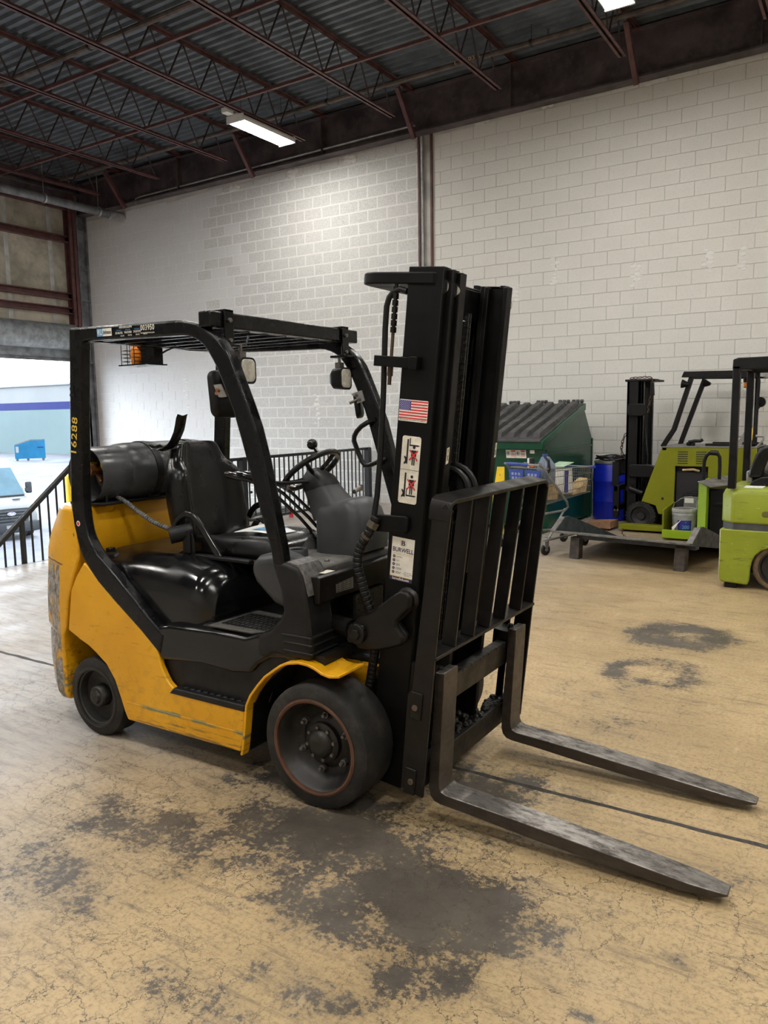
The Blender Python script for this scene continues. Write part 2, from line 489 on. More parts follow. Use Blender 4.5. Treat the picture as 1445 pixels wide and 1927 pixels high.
# steel column let into the wall
cl = struct('trim_column')
obj('flange', B().box(-6.895, -6.862, WY - .03, WY + .05, -1, 6.3), M['maroon'], cl, smooth=0)
obj('flange', B().box(-6.655, -6.62, WY - .03, WY + .05, -1, 6.3), M['maroon'], cl, smooth=0)
obj('web', B().box(-6.862, -6.655, WY - .005, WY + .05, -1, 6.35), plain('pale_column_paint', (.40, .39, .36), .55, .1, .25, 3), cl, smooth=0)
obj('conduit', B().tube([(-6.80, WY - .035, 0.5), (-6.80, WY - .035, 6.38), (-6.83, WY - .06, 6.45), (-6.92, WY - .2, 6.46)], .022, 8), M['conduit'], cl)

# ---- end wall with roll-up door
EX = -15.78
wl = struct('wall_left', B().box(EX - .2, EX - .02, -7, 5.2, -2.0, 7.1).box(EX - .2, EX - .02, 5.2, 12.45, 3.2, 7.1).box(EX - .2, EX - .02, 12.0, 12.45, -2, 3.2), M['panel'], smooth=0)
for k, y in enumerate((6.0, 7.05, 8.1, 9.15, 10.2, 11.25)):
    obj('wall_panel', B().box(EX - .02, EX, y + .012, y + 1.038, 3.2, 7.0), M['panel'], wl, smooth=0)
    obj('seam_strip', B().box(EX - .004, EX + .004, y - .05, y + .05, 3.75, 7.0), M['panel_strip'], wl, smooth=0)
for z in (3.98, 4.30, 5.55, 6.27):
    obj('girt', B().prism([(EX, z), (EX + .12, z), (EX + .12, z + .03), (EX + .03, z + .04), (EX + .03, z + .12), (EX + .12, z + .13), (EX + .12, z + .15), (EX, z + .15)], 5.3, 11.72, 'y'), M['maroon'], wl, smooth=0)
obj('jamb_column', B().box(EX, EX + .03, 11.62, 11.80, -2, 6.6).box(EX, EX + .20, 11.70, 11.72, -2, 6.6).box(EX + .18, EX + .2, 11.62, 11.8, -2, 6.6), M['maroon'], wl, smooth=0)
obj('corner_column', B().box(EX, EX + .14, 11.86, 11.90, -2, 6.9).box(EX + .06, EX + .08, 11.86, 12.14, -2, 6.9).box(EX, EX + .14, 12.10, 12.14, -2, 6.9), M['grey_steel'], wl, smooth=0)
b = B()
for z in (2.9, 4.3, 5.0, 5.9): b.box(EX + .02, EX + .14, 11.88, 12.12, z, z + .03)
obj('clip_plate', b, M['grey_steel'], wl, smooth=0)
obj('eave_beam', B().box(EX, EX + .2, 4.5, 12.0, 6.62, 6.66).box(EX + .08, EX + .1, 4.5, 12.0, 6.3, 6.9).box(EX, EX + .2, 4.5, 12.0, 6.88, 6.92), M['girder'], wl, smooth=0)
d1 = struct('door_1')
b = B(); pr_ = []
for k in range(13):
    a = PI * .5 + PI * k / 12 * .9
    pr_.append((EX + .30 - .28 * math.sin(a - PI / 2) * 0 + .26 * math.cos(a) * -1 - .05, 3.46 + .28 * math.sin(a)))
obj('hood', B().prism([(EX, 3.18), (EX + .22, 3.18), (EX + .30, 3.24), (EX + .34, 3.36), (EX + .34, 3.52), (EX + .28, 3.66), (EX + .18, 3.74), (EX, 3.76)], 5.0, 11.62, 'y'), M['door_steel'], d1)
obj('curtain', B().box(EX - .05, EX - .01, 5.2, 11.95, 2.98, 3.3), M['door_steel'], d1, smooth=0)
obj('bottom_bar', B().box(EX - .09, EX + .03, 5.2, 11.95, 2.93, 3.0), M['grey_steel'], d1, bevel=.01)
obj('guide', B().box(EX - .1, EX + .08, 11.9, 12.0, -2, 3.2), M['grey_steel'], d1, smooth=0)
# enclosing walls behind the camera
struct('wall_right', B().box(6.0, 6.2, -7.2, 12.4, -.2, 7.4), M['inner_wall'], smooth=0)
struct('wall_front', B().box(-16, 6.2, -7.2, -7.0, -2.2, 7.4), M['inner_wall'], smooth=0)

# ---- roof deck: corrugated sheet, ribs along x
b = B(); prof = []
y = -7.0
while y < 12.3:
    prof += [(y, 0), (y + .055, 0), (y + .075, .042), (y + .132, .042)]
    y += .152
b.loft([[(x, yy, 7.03 + ZR(x) + zz) for yy, zz in prof] for x in (-16.0, 6.2)], cap=False, closed=False)
ceil = struct('ceiling', b, M['deck'], smooth=0)
m_ = ceil.modifiers.new('thickness', 'SOLIDIFY'); m_.thickness = .004

# ---- girder along the block wall
gd = struct('trim_girder')
b = B()
for x0, x1 in ((-15.75, 6.0),):
    for nm, y0, y1, za, zb in (('web', 11.97, 11.985, 6.30, 6.94), ('flange_top', 11.88, 12.10, 6.93, 6.955), ('flange_bottom', 11.88, 12.10, 6.285, 6.31)):
        b = B().add([(x0, y0, za + ZR(x0)), (x1, y0, za + ZR(x1)), (x1, y1, za + ZR(x1)), (x0, y1, za + ZR(x0)), (x0, y0, zb + ZR(x0)), (x1, y0, zb + ZR(x1)), (x1, y1, zb + ZR(x1)), (x0, y1, zb + ZR(x0))],
                    [(3, 2, 1, 0), (4, 5, 6, 7), (0, 1, 5, 4), (1, 2, 6, 5), (2, 3, 7, 6), (3, 0, 4, 7)])
        obj(nm, b, M['girder'], gd, smooth=0)
for x in (-5.12, -8.75, -12.4, -1.6):
    obj('stiffener', B().box(x, x + .02, 11.88, 11.97, 6.31 + ZR(x), 6.93 + ZR(x)), M['girder'], gd, smooth=0)

# ---- bar joists
def make_joist(x, label):
    zb, zt = 6.37 + ZR(x), 6.99 + ZR(x)
    t = thing('roof_joist', label, 'joist', (x, 11.9, zt), 'roof joists')
    y0, ye, yt = -.5, 11.32, 11.96
    obj('bottom_chord', B().box(x - .055, x - .012, y0, ye, zb, zb + .012).box(x - .018, x - .012, y0, ye, zb, zb + .05).box(x + .012, x + .055, y0, ye, zb, zb + .012).box(x + .012, x + .018, y0, ye, zb, zb + .05), M['maroon'], t, smooth=0)
    obj('top_chord', B().box(x - .055, x - .012, y0, yt, zt - .012, zt).box(x - .018, x - .012, y0, yt, zt - .05, zt).box(x + .012, x + .055, y0, yt, zt - .012, zt).box(x + .012, x + .018, y0, yt, zt - .05, zt), M['maroon'], t, smooth=0)
    obj('seat_angle', B().box(x - .06, x + .06, 11.85, 12.02, zt - .06, zt - .05), M['maroon'], t, smooth=0)
    yy = ye - .06; k = 0
    me = [None, None]
    pts = []
    while yy > 2.2:
        pts.append((yy, yy - .30, k % 2)); yy -= .30; k += 1
    for ya, yb, par in pts:
        z0, z1 = (zb + .03, zt - .03) if par == 0 else (zt - .03, zb + .03)
        if me[par] is None:
            me[par] = mesh('web_rod', B().cyl((0, 0, z0 - zt), (0, -.30, z1 - zt), .0125, 6), M['darkrod'])
        o = bpy.data.objects.new('web_rod', me[par]); COL.objects.link(o); o.parent = t
        o.location = (0, ya - 11.9, 0)
    return t
JX = [-14.15, -12.33, -10.52, -8.70, -6.88, -5.05, -3.23, -1.44]
jl = ['leftmost maroon roof joist, ending beside the corner of the block wall', 'second maroon roof joist from the left corner along the wall girder', 'third maroon roof joist from the left corner along the wall girder',
      'maroon roof joist that carries the lit strip lamp near the middle', 'maroon roof joist whose end meets the wall above the pale column', 'maroon roof joist ending at the girder next right of the pale column',
      'maroon roof joist beside the half cut off strip lamp at the top edge', 'rightmost maroon roof joist in the top right corner']
for x, l in zip(JX, jl): make_joist(x, l)
# bridging and kickers
def xbar(name, y, z, wd=.04, label='', cat='brace'):
    b = B().add([(x, y + dy, z + ZR(x) + dz) for x in (-15.7, 0.6) for dy, dz in ((0, 0), (wd, 0), (wd, .006), (.006, .006), (.006, wd), (0, wd))],
                [(0, 1, 7, 6), (1, 2, 8, 7), (2, 3, 9, 8), (3, 4, 10, 9), (4, 5, 11, 10), (5, 0, 6, 11), (5, 4, 3, 2, 1, 0), (6, 7, 8, 9, 10, 11)])
    return tag(obj(name, b, M['maroon'], smooth=0), label, cat, 'bridging angles of the roof')
xbar('bridging_bar', 9.38, 6.385, label='maroon bridging angle across the joist bottoms, nearest the block wall')
xbar('bridging_bar', 7.52, 6.385, label='maroon bridging angle across the joist bottoms, second from the block wall')
xbar('bridging_bar', 5.6, 6.385, label='maroon bridging angle across the joist bottoms, farthest from the block wall')
xbar('bridging_bar', 8.36, 6.93, label='maroon bridging angle under the deck between the two pipes')
for k, (x, l) in enumerate([(-14.05, 'beside the corner'), (-10.4, 'left of the lit strip lamp'), (-6.86, 'above the pale wall column'), (-3.22, 'at the upper right')]):
    b = B().bar((x, 11.42, 6.86 + ZR(x)), (x + .03, 11.90, 6.20 + ZR(x)), .07, .07, (1, 0, 0))
    tag(obj('kicker_brace', b, M['maroon'], smooth=0), 'slanting maroon brace from joist to girder foot ' + l, 'brace', 'kicker braces')
# pipes
def pipe_run(y, z, r, x0, x1, label, hang):
    t = thing('sprinkler_pipe', label, 'pipe', (x0, y, z))
    b = B(); n = 12
    b.tube([(x0 + (x1 - x0) * k / n, y, z + ZR(x0 + (x1 - x0) * k / n)) for k in range(n + 1)], r, 10)
    obj('pipe', b, M['pipe'], t)
    for x in hang:
        zz = z + ZR(x)
        obj('hanger', B().cyl((x, y, zz + r), (x, y, 7.02 + ZR(x)), .006, 6).lathe([(r + .002, -.015), (r + .012, -.015), (r + .012, .015), (r + .002, .015)], (x, y, zz), (1, 0, 0), 12), M['rail_black'], t)
        obj('sprinkler_head', B().cyl((x + .25, y, zz + r), (x + .25, y, zz + .11), .012, 6).cyl((x + .25, y, zz + .11), (x + .25, y, zz + .12), .025, 8), M['pipe'], t)
    return t
p1 = pipe_run(11.08, 6.78, .042, -15.0, 2.0, 'long brown sprinkler pipe running beside the wall girder', (-12.9, -8.0, -4.45, -2.0))
b = B(); letters(b, 'L 9 103½', (-5.42, 11.034, 6.78), (1, 0, .01), (0, -.3, 1), .07, .42)
obj('chalk_lettering', b, plain('chalk', (.65, .42, .25), .8), p1, smooth=0)
pipe_run(7.68, 6.82, .042, -15.0, 2.0, 'brown sprinkler pipe farther from the wall, upper left', (-13.2, -9.6, -7.4))
t = thing('supply_pipe', 'thick grey pipe entering the block wall below the roof corner', 'pipe', (-14.32, 12.1, 6.02))
obj('pipe', B().cyl((-14.42, 4.0, 6.02), (-14.40, 11.8, 6.02), .085, 14), M['grey_steel'], t)
obj('collar', B().cyl((-14.40, 11.75, 6.02), (-14.40, 12.15, 6.02), .10, 14), M['conduit'], t)
obj('strap', B().lathe([(.088, -.02), (.10, -.02), (.10, .02), (.088, .02)], (-14.40, 10.2, 6.02), (0, 1, 0), 14).cyl((-14.40, 10.2, 6.1), (-14.40, 10.2, 6.9), .008, 6), M['conduit'], t)
obj('strap', B().lathe([(.088, -.02), (.10, -.02), (.10, .02), (.088, .02)], (-14.40, 11.5, 6.02), (0, 1, 0), 14).cyl((-14.40, 11.5, 6.1), (-14.40, 11.5, 6.9), .008, 6), M['conduit'], t)
tag(obj('conduit_pipe', B().tube([(-13.72, 11.945, 6.14), (-13.72, 11.945, 6.27), (-13.6, 11.945, 6.29), (-10.1, 11.945, 6.345), (-7.0, 11.945, 6.40), (-6.86, 11.96, 6.41), (-6.82, 12.08, 6.37)], .024, 8), M['conduit']), 'thin galvanised conduit along the girder above the left wall', 'conduit')

# ---- strip lamps: two in view, the others unseen, added to fill the hall with light
def make_lamp(x, y, z, label, group='strip lamps under the roof'):
    t = thing('strip_lamp', label, 'lamp', (x, y, z), group)
    obj('housing', B().prism([(x - .17, z + .005), (x + .17, z + .005), (x + .15, z + .05), (x + .05, z + .085), (x - .05, z + .085), (x - .15, z + .05)], y - .64, y + .64, 'y'), M['lamp_white'], t, smooth=0)
    obj('diffuser', B().box(x - .155, x - .015, y - .625, y + .625, z - .03, z + .004), M['led'], t, bevel=.012)
    obj('diffuser', B().box(x + .015, x + .155, y - .625, y + .625, z - .03, z + .004), M['led'], t, bevel=.012)
    obj('lip', B().box(x - .172, x - .158, y - .64, y + .64, z - .034, z + .01).box(x + .158, x + .172, y - .64, y + .64, z - .034, z + .01).box(x - .172, x + .172, y - .655, y - .628, z - .05, z + .06).box(x - .172, x + .172, y + .628, y + .655, z - .05, z + .06), M['lamp_white'], t, smooth=0)
    obj('hanging_wire', B().cyl((x, y - .5, z + .08), (x, y - .5, 6.95), .004, 5).cyl((x, y + .5, z + .08), (x, y + .5, 6.95), .004, 5), M['darkrod'], t)
    obj('junction_box', B().box(x - .06, x + .06, y - .88, y - .74, z + .03, z + .10).tube([(x, y - .74, z + .07), (x + .02, y - .69, z + .05), (x, y - .62, z + .06)], .007, 6), M['lamp_white'], t)
    return t
lamp = make_lamp(-8.84, 10.40, 6.27, 'lit white strip lamp hanging above the left half of the block wall')
dup(lamp, 'lit strip lamp cut off by the top edge of the photo', move=(6.05, -1.42, 0))
for dx, dy in ((12.1, -1.4), (2.9, -5.6), (6.0, -5.6), (9.1, -5.6), (12.1, -5.6), (-.2, -5.6), (-3.3, -5.6), (2.9, -10.0), (6.0, -10.0), (9.1, -10.0), (12.1, -10.0), (-.2, -10.0), (-3.3, -10.0), (4.5, -14.3), (9.1, -14.3)):
    dup(lamp, 'unseen strip lamp added overhead to fill the hall with light', move=(dx, dy, 0))

# ---- railing along the dock edge
def railing():
    t = thing('dock_railing', 'black steel railing with thin balusters along the dock edge before the white wall', 'railing', (-7.97, 9.3, 0))
    x = -7.97
    obj('top_rail', B().box(x - .025, x + .025, 6.1, 12.12, .985, 1.03), M['rail_black'], t, bevel=.006)
    obj('bottom_rail', B().box(x - .018, x + .018, 6.1, 12.12, .06, .095), M['rail_black'], t, smooth=0)
    for y in (6.12, 8.68, 12.05): obj('post', B().box(x - .05, x + .05, y - .05, y + .05, 0, 1.02), M['rail_black'], t, smooth=0)
    me = mesh('baluster', B().box(-.009, .009, -.009, .009, .09, .99), M['rail_black'], 0)
    y = 6.22
    while y < 12.0:
        if abs(y - 8.68) > .06:
            o = bpy.data.objects.new('baluster', me); COL.objects.link(o); o.parent = t; o.location = (0, y - 9.3, 0)
        y += .118
    obj('red_tape', B().box(x - .03, x + .03, 9.76, 9.80, .0, .12), plain('red_tape', (.6, .03, .04), .5), t, smooth=0)
    obj('latch', B().tube([(x + .02, 8.80, .35), (x + .02, 8.80, .62), (x + .02, 8.84, .65), (x + .02, 8.92, .65), (x + .02, 8.92, .3)], .008, 6).cyl((x + .03, 8.78, .5), (x + .03, 8.83, .5), .02, 8), M['rail_black'], t)
railing()
def stair_rail():
    x = -8.24
    t = thing('stair_railing', 'black sloping stair railing at the left, descending from the dock', 'railing', (x, 5.5, 0))
    f = lambda y: .26 + (y - 4.97) * .815
    obj('handrail', B().bar((x, 3.2, f(3.2)), (x, 6.05, f(6.05)), .05, .06), M['rail_black'], t, bevel=.012)
    obj('stringer', B().bar((x, 3.2, f(3.2) - .93), (x, 6.05, f(6.05) - .93), .04, .05), M['rail_black'], t, smooth=0)
    me = mesh('baluster', B().box(-.0085, .0085, -.0085, .0085, -.92, -.02), M['rail_black'], 0)
    y = 3.3
    while y < 6.0:
        if abs(y - 5.27) > .05:
            o = bpy.data.objects.new('baluster', me); COL.objects.link(o); o.parent = t; o.location = (0, y - 5.5, f(y))
        y += .116
    obj('post', B().box(x - .022, x + .022, 5.245, 5.29, -1.2, f(5.27) - .02), M['rail_black'], t, smooth=0)
stair_rail()
# ================================================================ the yellow forklift
def yellow_mat(name, worn=False):
    t = NT(name)
    g = t.n('ShaderNodeNewGeometry'); P = t.mapping((1, 1, 1), vec=g.outputs['Position'])
    col = t.mix(t.step(t.noise(2.5, 4, vec=P), .3, .7), (.66, .315, .003), (.76, .385, .006))
    sc1 = t.noise(7, 6, .7, vec=t.mapping((.35, 1, 6), vec=P, rot=(0, .06, 0)))
    sc2 = t.noise(26, 5, .7, vec=t.mapping((.25, 1, 2.6), vec=P, rot=(0, -.15, 0)))
    col = t.mix(t.step(sc2, .60, .72, 0, .65), col, (.22, .12, .02))
    x, y, z = t.xyz(P)
    low = t.step(z, .62, .2, 0, 1)
    col = t.mix(t.math('MULTIPLY', t.step(sc1, .57, .66, 0, .8), low), col, (.10, .075, .04))
    col = t.mix(t.step(t.noise(19, 6, .8, vec=P), .64, .72, 0, .9), col, (.07, .05, .03))
    wx = t.step(x, -2.9, -2.3, 0, 1)
    # long scrape along the skirt
    sz = t.math('ABSOLUTE', t.math('SUBTRACT', t.math('ADD', z, t.math('MULTIPLY', t.noise(9, 4, vec=P), .03)), .245))
    col = t.mix(t.math('MULTIPLY', t.step(sz, .004, .013, .9, 0), t.step(t.noise(5, 4, vec=P), .42, .52)), col, (.16, .19, .11))
    rust = t.math('MULTIPLY', t.step(t.noise(14, 6, .8, vec=P), .5, .58), t.step(z, .56, .3, 0, .6))
    col = t.mix(rust if worn else t.math('MULTIPLY', rust, .25), col, (.09, .06, .035))
    if worn:
        # bare scraped patch on the rear corner
        nz = t.noise(11, 6, .7, vec=P)
        mz = t.math('MULTIPLY', t.step(t.math('ADD', z, t.math('MULTIPLY', nz, .14)), .97, .93, 0, 1), t.step(x, -3.61, -3.63, 0, 1))
        mz = t.math('MULTIPLY', mz, t.step(nz, .36, .47, 0, 1))
        bare = t.mix(t.step(t.noise(24, 5, .8, vec=P), .42, .62), (.10, .085, .07), (.42, .40, .37))
        col = t.mix(mz, col, bare)
        dent = t.math('MULTIPLY', t.step(t.math('ABSOLUTE', t.math('SUBTRACT', t.math('ADD', z, t.math('MULTIPLY', nz, .02)), .90)), .002, .006, 1, 0), t.step(x, -3.55, -3.6, 0, 1))
        col = t.mix(dent, col, (.06, .04, .02))
    t.bump(t.noise(16, 5, vec=P), .10, .004)
    return t.fin(col, t.step(t.noise(6, 5, vec=P), .3, .7, .26, .48), spec=.5)

def tire_mat(name, col=(.014, .0135, .013), dust=(.045, .040, .033)):
    t = NT(name)
    c = t.mix(t.step(t.noise(9, 7, .7), .42, .72, 0, .9), col, dust)
    t.bump(t.noise(60, 5, .8), .35, .004)
    return t.fin(c, .72, spec=.35)

M['yellow'] = yellow_mat('scratched_yellow_paint')
M['yellow_worn'] = yellow_mat('battered_yellow_paint', True)
M['black_paint'] = plain('black_frame_paint', (.0028, .0028, .0034), .26, 0, .3, 7, .08, (.014, .013, .013), spec=.32)
M['black_gloss'] = plain('glossy_black_cover', (.0045, .0045, .005), .17, 0, .2, 5, .28, (.03, .027, .024))
M['black_vinyl'] = plain('black_vinyl', (.0038, .0038, .004), .30, 0, .2, 4, .03, (.02, .018, .016), spec=.38)
M['black_plastic'] = plain('worn_black_plastic', (.0075, .0075, .008), .45, 0, .35, 9, .25, (.03, .028, .025), spec=.3)
M['grey_plastic'] = plain('charcoal_plastic', (.040, .042, .045), .45, 0, .18, 6, .25, (.08, .075, .068), spec=.4)
M['dash_plastic'] = plain('dusty_console', (.10, .097, .09), .5, 0, .25, 7, .55, (.20, .18, .15))
M['mast_black'] = plain('greasy_mast_paint', (.0026, .0025, .0025), .44, 0, .4, 6, .12, (.015, .012, .010), spec=.2)
M['mast_rusty'] = plain('worn_carriage_steel', (.0065, .0056, .005), .42, .05, .4, 8, .3, (.026, .020, .015), spec=.3)
M['grease'] = plain('black_grease', (.006, .006, .006), .18, 0, .4, 30, 0, bump=.6)
M['rubber'] = tire_mat('tyre_rubber')
M['rim_dark'] = plain('dusty_dark_rim', (.018, .0165, .015), .45, .2, .3, 7, .55, (.062, .053, .044))
M['rim_bronze'] = plain('brown_rim_edge', (.12, .058, .036), .45, .4, .3, 12)
M['nut'] = plain('greasy_nut_steel', (.16, .15, .14), .36, .6, .3, 20)
M['tank_grey'] = plain('grey_gas_cylinder', (.058, .061, .065), .32, .05, .22, 6, .3, (.12, .118, .115))
M['brass'] = plain('old_brass', (.30, .13, .06), .4, .7, .3, 30)
M['hose'] = plain('black_hose', (.006, .006, .0065), .42, 0, .2, 20, spec=.3)
M['spring'] = plain('grey_spiral_guard', (.17, .17, .17), .4, .2, .3, 25)
M['chrome'] = plain('chrome_rod', (.62, .62, .62), .14, 1, .1, 20)
M['bare_plate'] = plain('bare_aluminium', (.45, .45, .44), .35, .8, .15, 14)
M['amber'] = plain('amber_lens', (.75, .21, .01), .2, 0, .2, 40)
M['lens'] = plain('frosted_headlight_lens', (.42, .40, .34), .25, 0, .2, 30)
M['sticker_white'] = plain('white_sticker', (.80, .78, .70), .45, 0, .08, 20)
M['sticker_old'] = plain('aged_white_sticker', (.72, .68, .58), .5, 0, .2, 14, .35, (.45, .40, .32))
M['ink'] = plain('black_ink', (.014, .012, .016), .5, 0, .1, 9)
M['ink_navy'] = plain('navy_ink', (.028, .024, .075), .5, 0, .1, 9)
M['ink_red'] = plain('red_ink', (.62, .025, .035), .5, 0, .1, 9)
M['ink_blue'] = plain('flag_blue_ink', (.035, .03, .25), .5, 0, .1, 9)
M['ink_yellow'] = plain('yellow_stencil_paint', (.62, .42, .06), .6, 0, .25, 50)
M['ink_sky'] = plain('sky_blue_ink', (.10, .33, .62), .5, 0, .1, 9)
M['ink_gold'] = plain('gold_ink', (.55, .36, .10), .5, 0, .1, 9)
M['paper'] = plain('white_paper', (.82, .82, .80), .6, 0, .05, 5)

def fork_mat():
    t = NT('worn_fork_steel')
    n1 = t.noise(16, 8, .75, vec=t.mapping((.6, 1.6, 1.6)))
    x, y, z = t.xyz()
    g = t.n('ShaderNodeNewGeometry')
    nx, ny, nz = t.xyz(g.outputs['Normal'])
    blade = t.step(nz, .6, .9, 0, 1)              # upward faces are paler and more metallic, the rest stays brown
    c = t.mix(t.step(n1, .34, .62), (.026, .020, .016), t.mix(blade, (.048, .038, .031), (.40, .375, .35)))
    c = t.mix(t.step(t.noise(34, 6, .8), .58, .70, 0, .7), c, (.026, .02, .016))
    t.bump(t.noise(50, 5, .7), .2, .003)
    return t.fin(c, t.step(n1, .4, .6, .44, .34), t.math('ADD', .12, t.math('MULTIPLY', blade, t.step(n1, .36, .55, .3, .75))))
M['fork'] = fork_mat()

FL = thing('forklift', 'large yellow and black forklift with tall mast and two long forks in the foreground', 'forklift', (-2.6, 3.025, 0))
NY, FY, CY = 2.49, 3.56, 3.025
def mir(b):
    """mirror image of builder b about the truck's centre plane"""
    m = B(); m.v = [(x, 2 * CY - y, z) for x, y, z in b.v]; m.f = [tuple(reversed(f)) for f in b.f]
    return m
def both(name, mk, mat, **kw):
    o1 = obj(name, mk(), mat, FL, **kw)
    o2 = obj(name, mir(mk()), mat, FL, **kw)
    return o1, o2

# ---- body panels
PANEL = [(-3.392, .919), (-3.459, .844), (-3.513, .761), (-3.556, .543), (-3.457, .501), (-3.40, .482), (-3.344, .452), (-3.268, .406), (-3.207, .331), (-3.17, .245), (-3.145, .18), (-3.123, .138),
         (-2.366, .14), (-2.345, .20), (-2.333, .361), (-2.781, .362), (-2.815, .385), (-2.838, .417), (-2.862, .46), (-2.876, .513), (-2.88, .54), (-2.993, .63), (-3.171, .752), (-3.30, .85)]
both('side_panel', lambda: B().prism(PANEL, NY + .002, NY + .035), M['yellow'], bevel=.007)
# lower skirt turned slightly inwards
both('skirt', lambda: B().add([(-3.125, NY + .0, .235), (-2.337, NY + .0, .235), (-2.36, NY + .014, .142), (-3.118, NY + .014, .142), (-3.125, NY + .03, .235), (-2.337, NY + .03, .235), (-2.36, NY + .034, .142), (-3.118, NY + .034, .142)],
     [(0, 1, 2, 3), (7, 6, 5, 4), (0, 4, 5, 1), (2, 6, 7, 3), (1, 5, 6, 2), (0, 3, 7, 4)]), M['yellow'], bevel=.003)
obj('chassis', B().box(-3.08, -2.33, NY + .04, FY - .04, .16, .58).box(-3.56, -3.05, 2.74, 3.31, .2, .7).box(-2.4, -1.78, 2.76, 3.29, .17, .60), M['black_plastic'], FL, bevel=.01)
obj('chassis_plate', B().box(-2.05, -1.775, 2.72, 2.76, .40, .57), M['yellow'], FL, bevel=.004)
obj('wheel_liner', B().prism([(-3.57, .53), (-3.42, .54), (-3.2, .44), (-3.12, .15), (-3.02, .15), (-3.02, .56), (-3.2, .70), (-3.48, .74)], 2.525, 2.75), M['black_plastic'], FL, smooth=0)

# ---- counterweight
def cw_ring(z, xf, xc, xr, ins=0.0):
    pts = [(xf, NY + ins), (xc, NY + ins), (xr, 2.60 + ins * .5), (xr - .035, 2.78)]
    return [(x, y, z) for x, y in pts] + [(x, 2 * CY - y, z) for x, y in reversed(pts)]
b = B(); b.loft([cw_ring(.150, -3.60, -3.66, -3.835, .02), cw_ring(.19, -3.60, -3.67, -3.855), cw_ring(.33, -3.60, -3.68, -3.874), cw_ring(.49, -3.60, -3.625, -3.868), cw_ring(.505, -3.598, -3.625, -3.845), cw_ring(.52, -3.590, -3.622, -3.88),
                cw_ring(.56, -3.572, -3.618, -3.882), cw_ring(.70, -3.545, -3.606, -3.872), cw_ring(.85, -3.478, -3.57, -3.852), cw_ring(.95, -3.425, -3.54, -3.84), cw_ring(1.03, -3.425, -3.54, -3.805), cw_ring(1.14, -3.43, -3.53, -3.735), cw_ring(1.185, -3.44, -3.53, -3.712), cw_ring(1.197, -3.455, -3.52, -3.68, .015)])
obj('counterweight', b, M['yellow_worn'], FL, bevel=.008)

# ---- overhead guard: two side hoops and the roof
HOOP = [(-2.86, .515), (-2.993, .617), (-3.171, .739), (-3.286, .823), (-3.34, .875), (-3.391, .934), (-3.42, .985), (-3.438, 1.045), (-3.455, 1.105), (-3.463, 1.172), (-3.463, 1.25), (-3.448, 1.463), (-3.421, 1.756), (-3.392, 2.088),
        (-2.979, 2.077), (-2.66, 2.070), (-2.614, 2.067), (-2.55, 2.056), (-2.50, 2.040), (-2.43, 1.997), (-2.393, 1.968), (-2.368, 1.94), (-2.343, 1.905), (-2.322, 1.864), (-2.248, 1.697), (-2.209, 1.60), (-2.17, 1.46), (-2.09, 1.088), (-2.078, 1.0),
        (-2.137, 1.0), (-2.15, 1.085), (-2.291, 1.541), (-2.332, 1.668), (-2.40, 1.818), (-2.418, 1.855), (-2.439, 1.888), (-2.465, 1.925), (-2.49, 1.953), (-2.52, 1.973), (-2.55, 1.987), (-2.585, 1.998), (-2.619, 2.003), (-2.944, 2.010), (-3.245, 2.019), (-3.305, 2.019),
        (-3.339, 1.682), (-3.364, 1.391), (-3.373, 1.25), (-3.373, 1.19), (-3.37, 1.15), (-3.36, 1.09), (-3.345, 1.051), (-3.318, 1.01), (-3.28, .968), (-3.158, .889 - .012), (-3.018, .764), (-2.93, .690), (-2.83, .615)]
h1, h2 = both('guard_frame', lambda: B().prism(HOOP, NY, NY + .062), M['black_paint'], bevel=.012, seg=3)
obj('roof_crossbar', B().box(-2.50, -2.43, NY - .01, FY + .035, 2.028, 2.095), M['black_paint'], FL, bevel=.006)
obj('roof_crossbar', B().box(-3.385, -3.32, NY + .062, FY - .062, 2.022, 2.08), M['black_paint'], FL, bevel=.006)
for k in range(7):
    y = 2.63 + k * .132
    obj('roof_bar', B().box(-3.34, -2.47, y - .010, y + .010, 2.025, 2.066), M['black_paint'], FL, smooth=0)
for y in (2.585, 3.465):
    o = obj('roof_clamp', B().box(-2.428, -2.418, y - .028, y + .028, 1.955, 2.105).box(-2.505, -2.418, y - .028, y + .028, 2.096, 2.106).box(-2.50, -2.39, y - .032, y + .032, 1.945, 1.957), M['black_paint'], FL, bevel=.002)
    obj('bolt', B().cyl((-2.42, y, 2.06), (-2.408, y, 2.06), .011, 6).cyl((-2.42, y, 1.975), (-2.408, y, 1.975), .009, 6), M['nut'], o, smooth=0)

# number and dealer plate on the near hoop
b = B(); letters(b, '16288', (-3.397, NY - .0015, 1.558), (.155, 0, 1), (-1, 0, .155), .060, .178, bold=.012, spacing=1.12)
obj('stencil_number', b, M['ink_yellow'], h1, smooth=0)
b = B()
for k in range(5): b.box(-3.412 + k * .003, -3.380 + k * .003, NY - .002, NY, 1.755 + k * .030, 1.768 + k * .030)
b.box(-3.384, -3.378, NY - .002, NY, 1.745, 1.905)
obj('embossed_mark', b, M['black_plastic'], h1, smooth=0)
obj('round_sticker', B().cyl((-3.412, NY, 1.118), (-3.412, NY - .0012, 1.118), .014, 14), M['sticker_white'], h1, smooth=0)
obj('round_sticker', B().cyl((-3.412, NY - .001, 1.118), (-3.412, NY - .002, 1.118), .009, 12), M['ink_red'], h1, smooth=0)
ex, ey = (1, 0, -.018), (.018, 0, 1)
yq = NY - .0012
def quad(x0, x1, z0, z1, y=yq): return B().add([(x0, y, z0 - .018 * (x0 + 3.1)), (x1, y, z0 - .018 * (x1 + 3.1)), (x1, y, z1 - .018 * (x1 + 3.1)), (x0, y, z1 - .018 * (x0 + 3.1))], [(0, 1, 2, 3)])
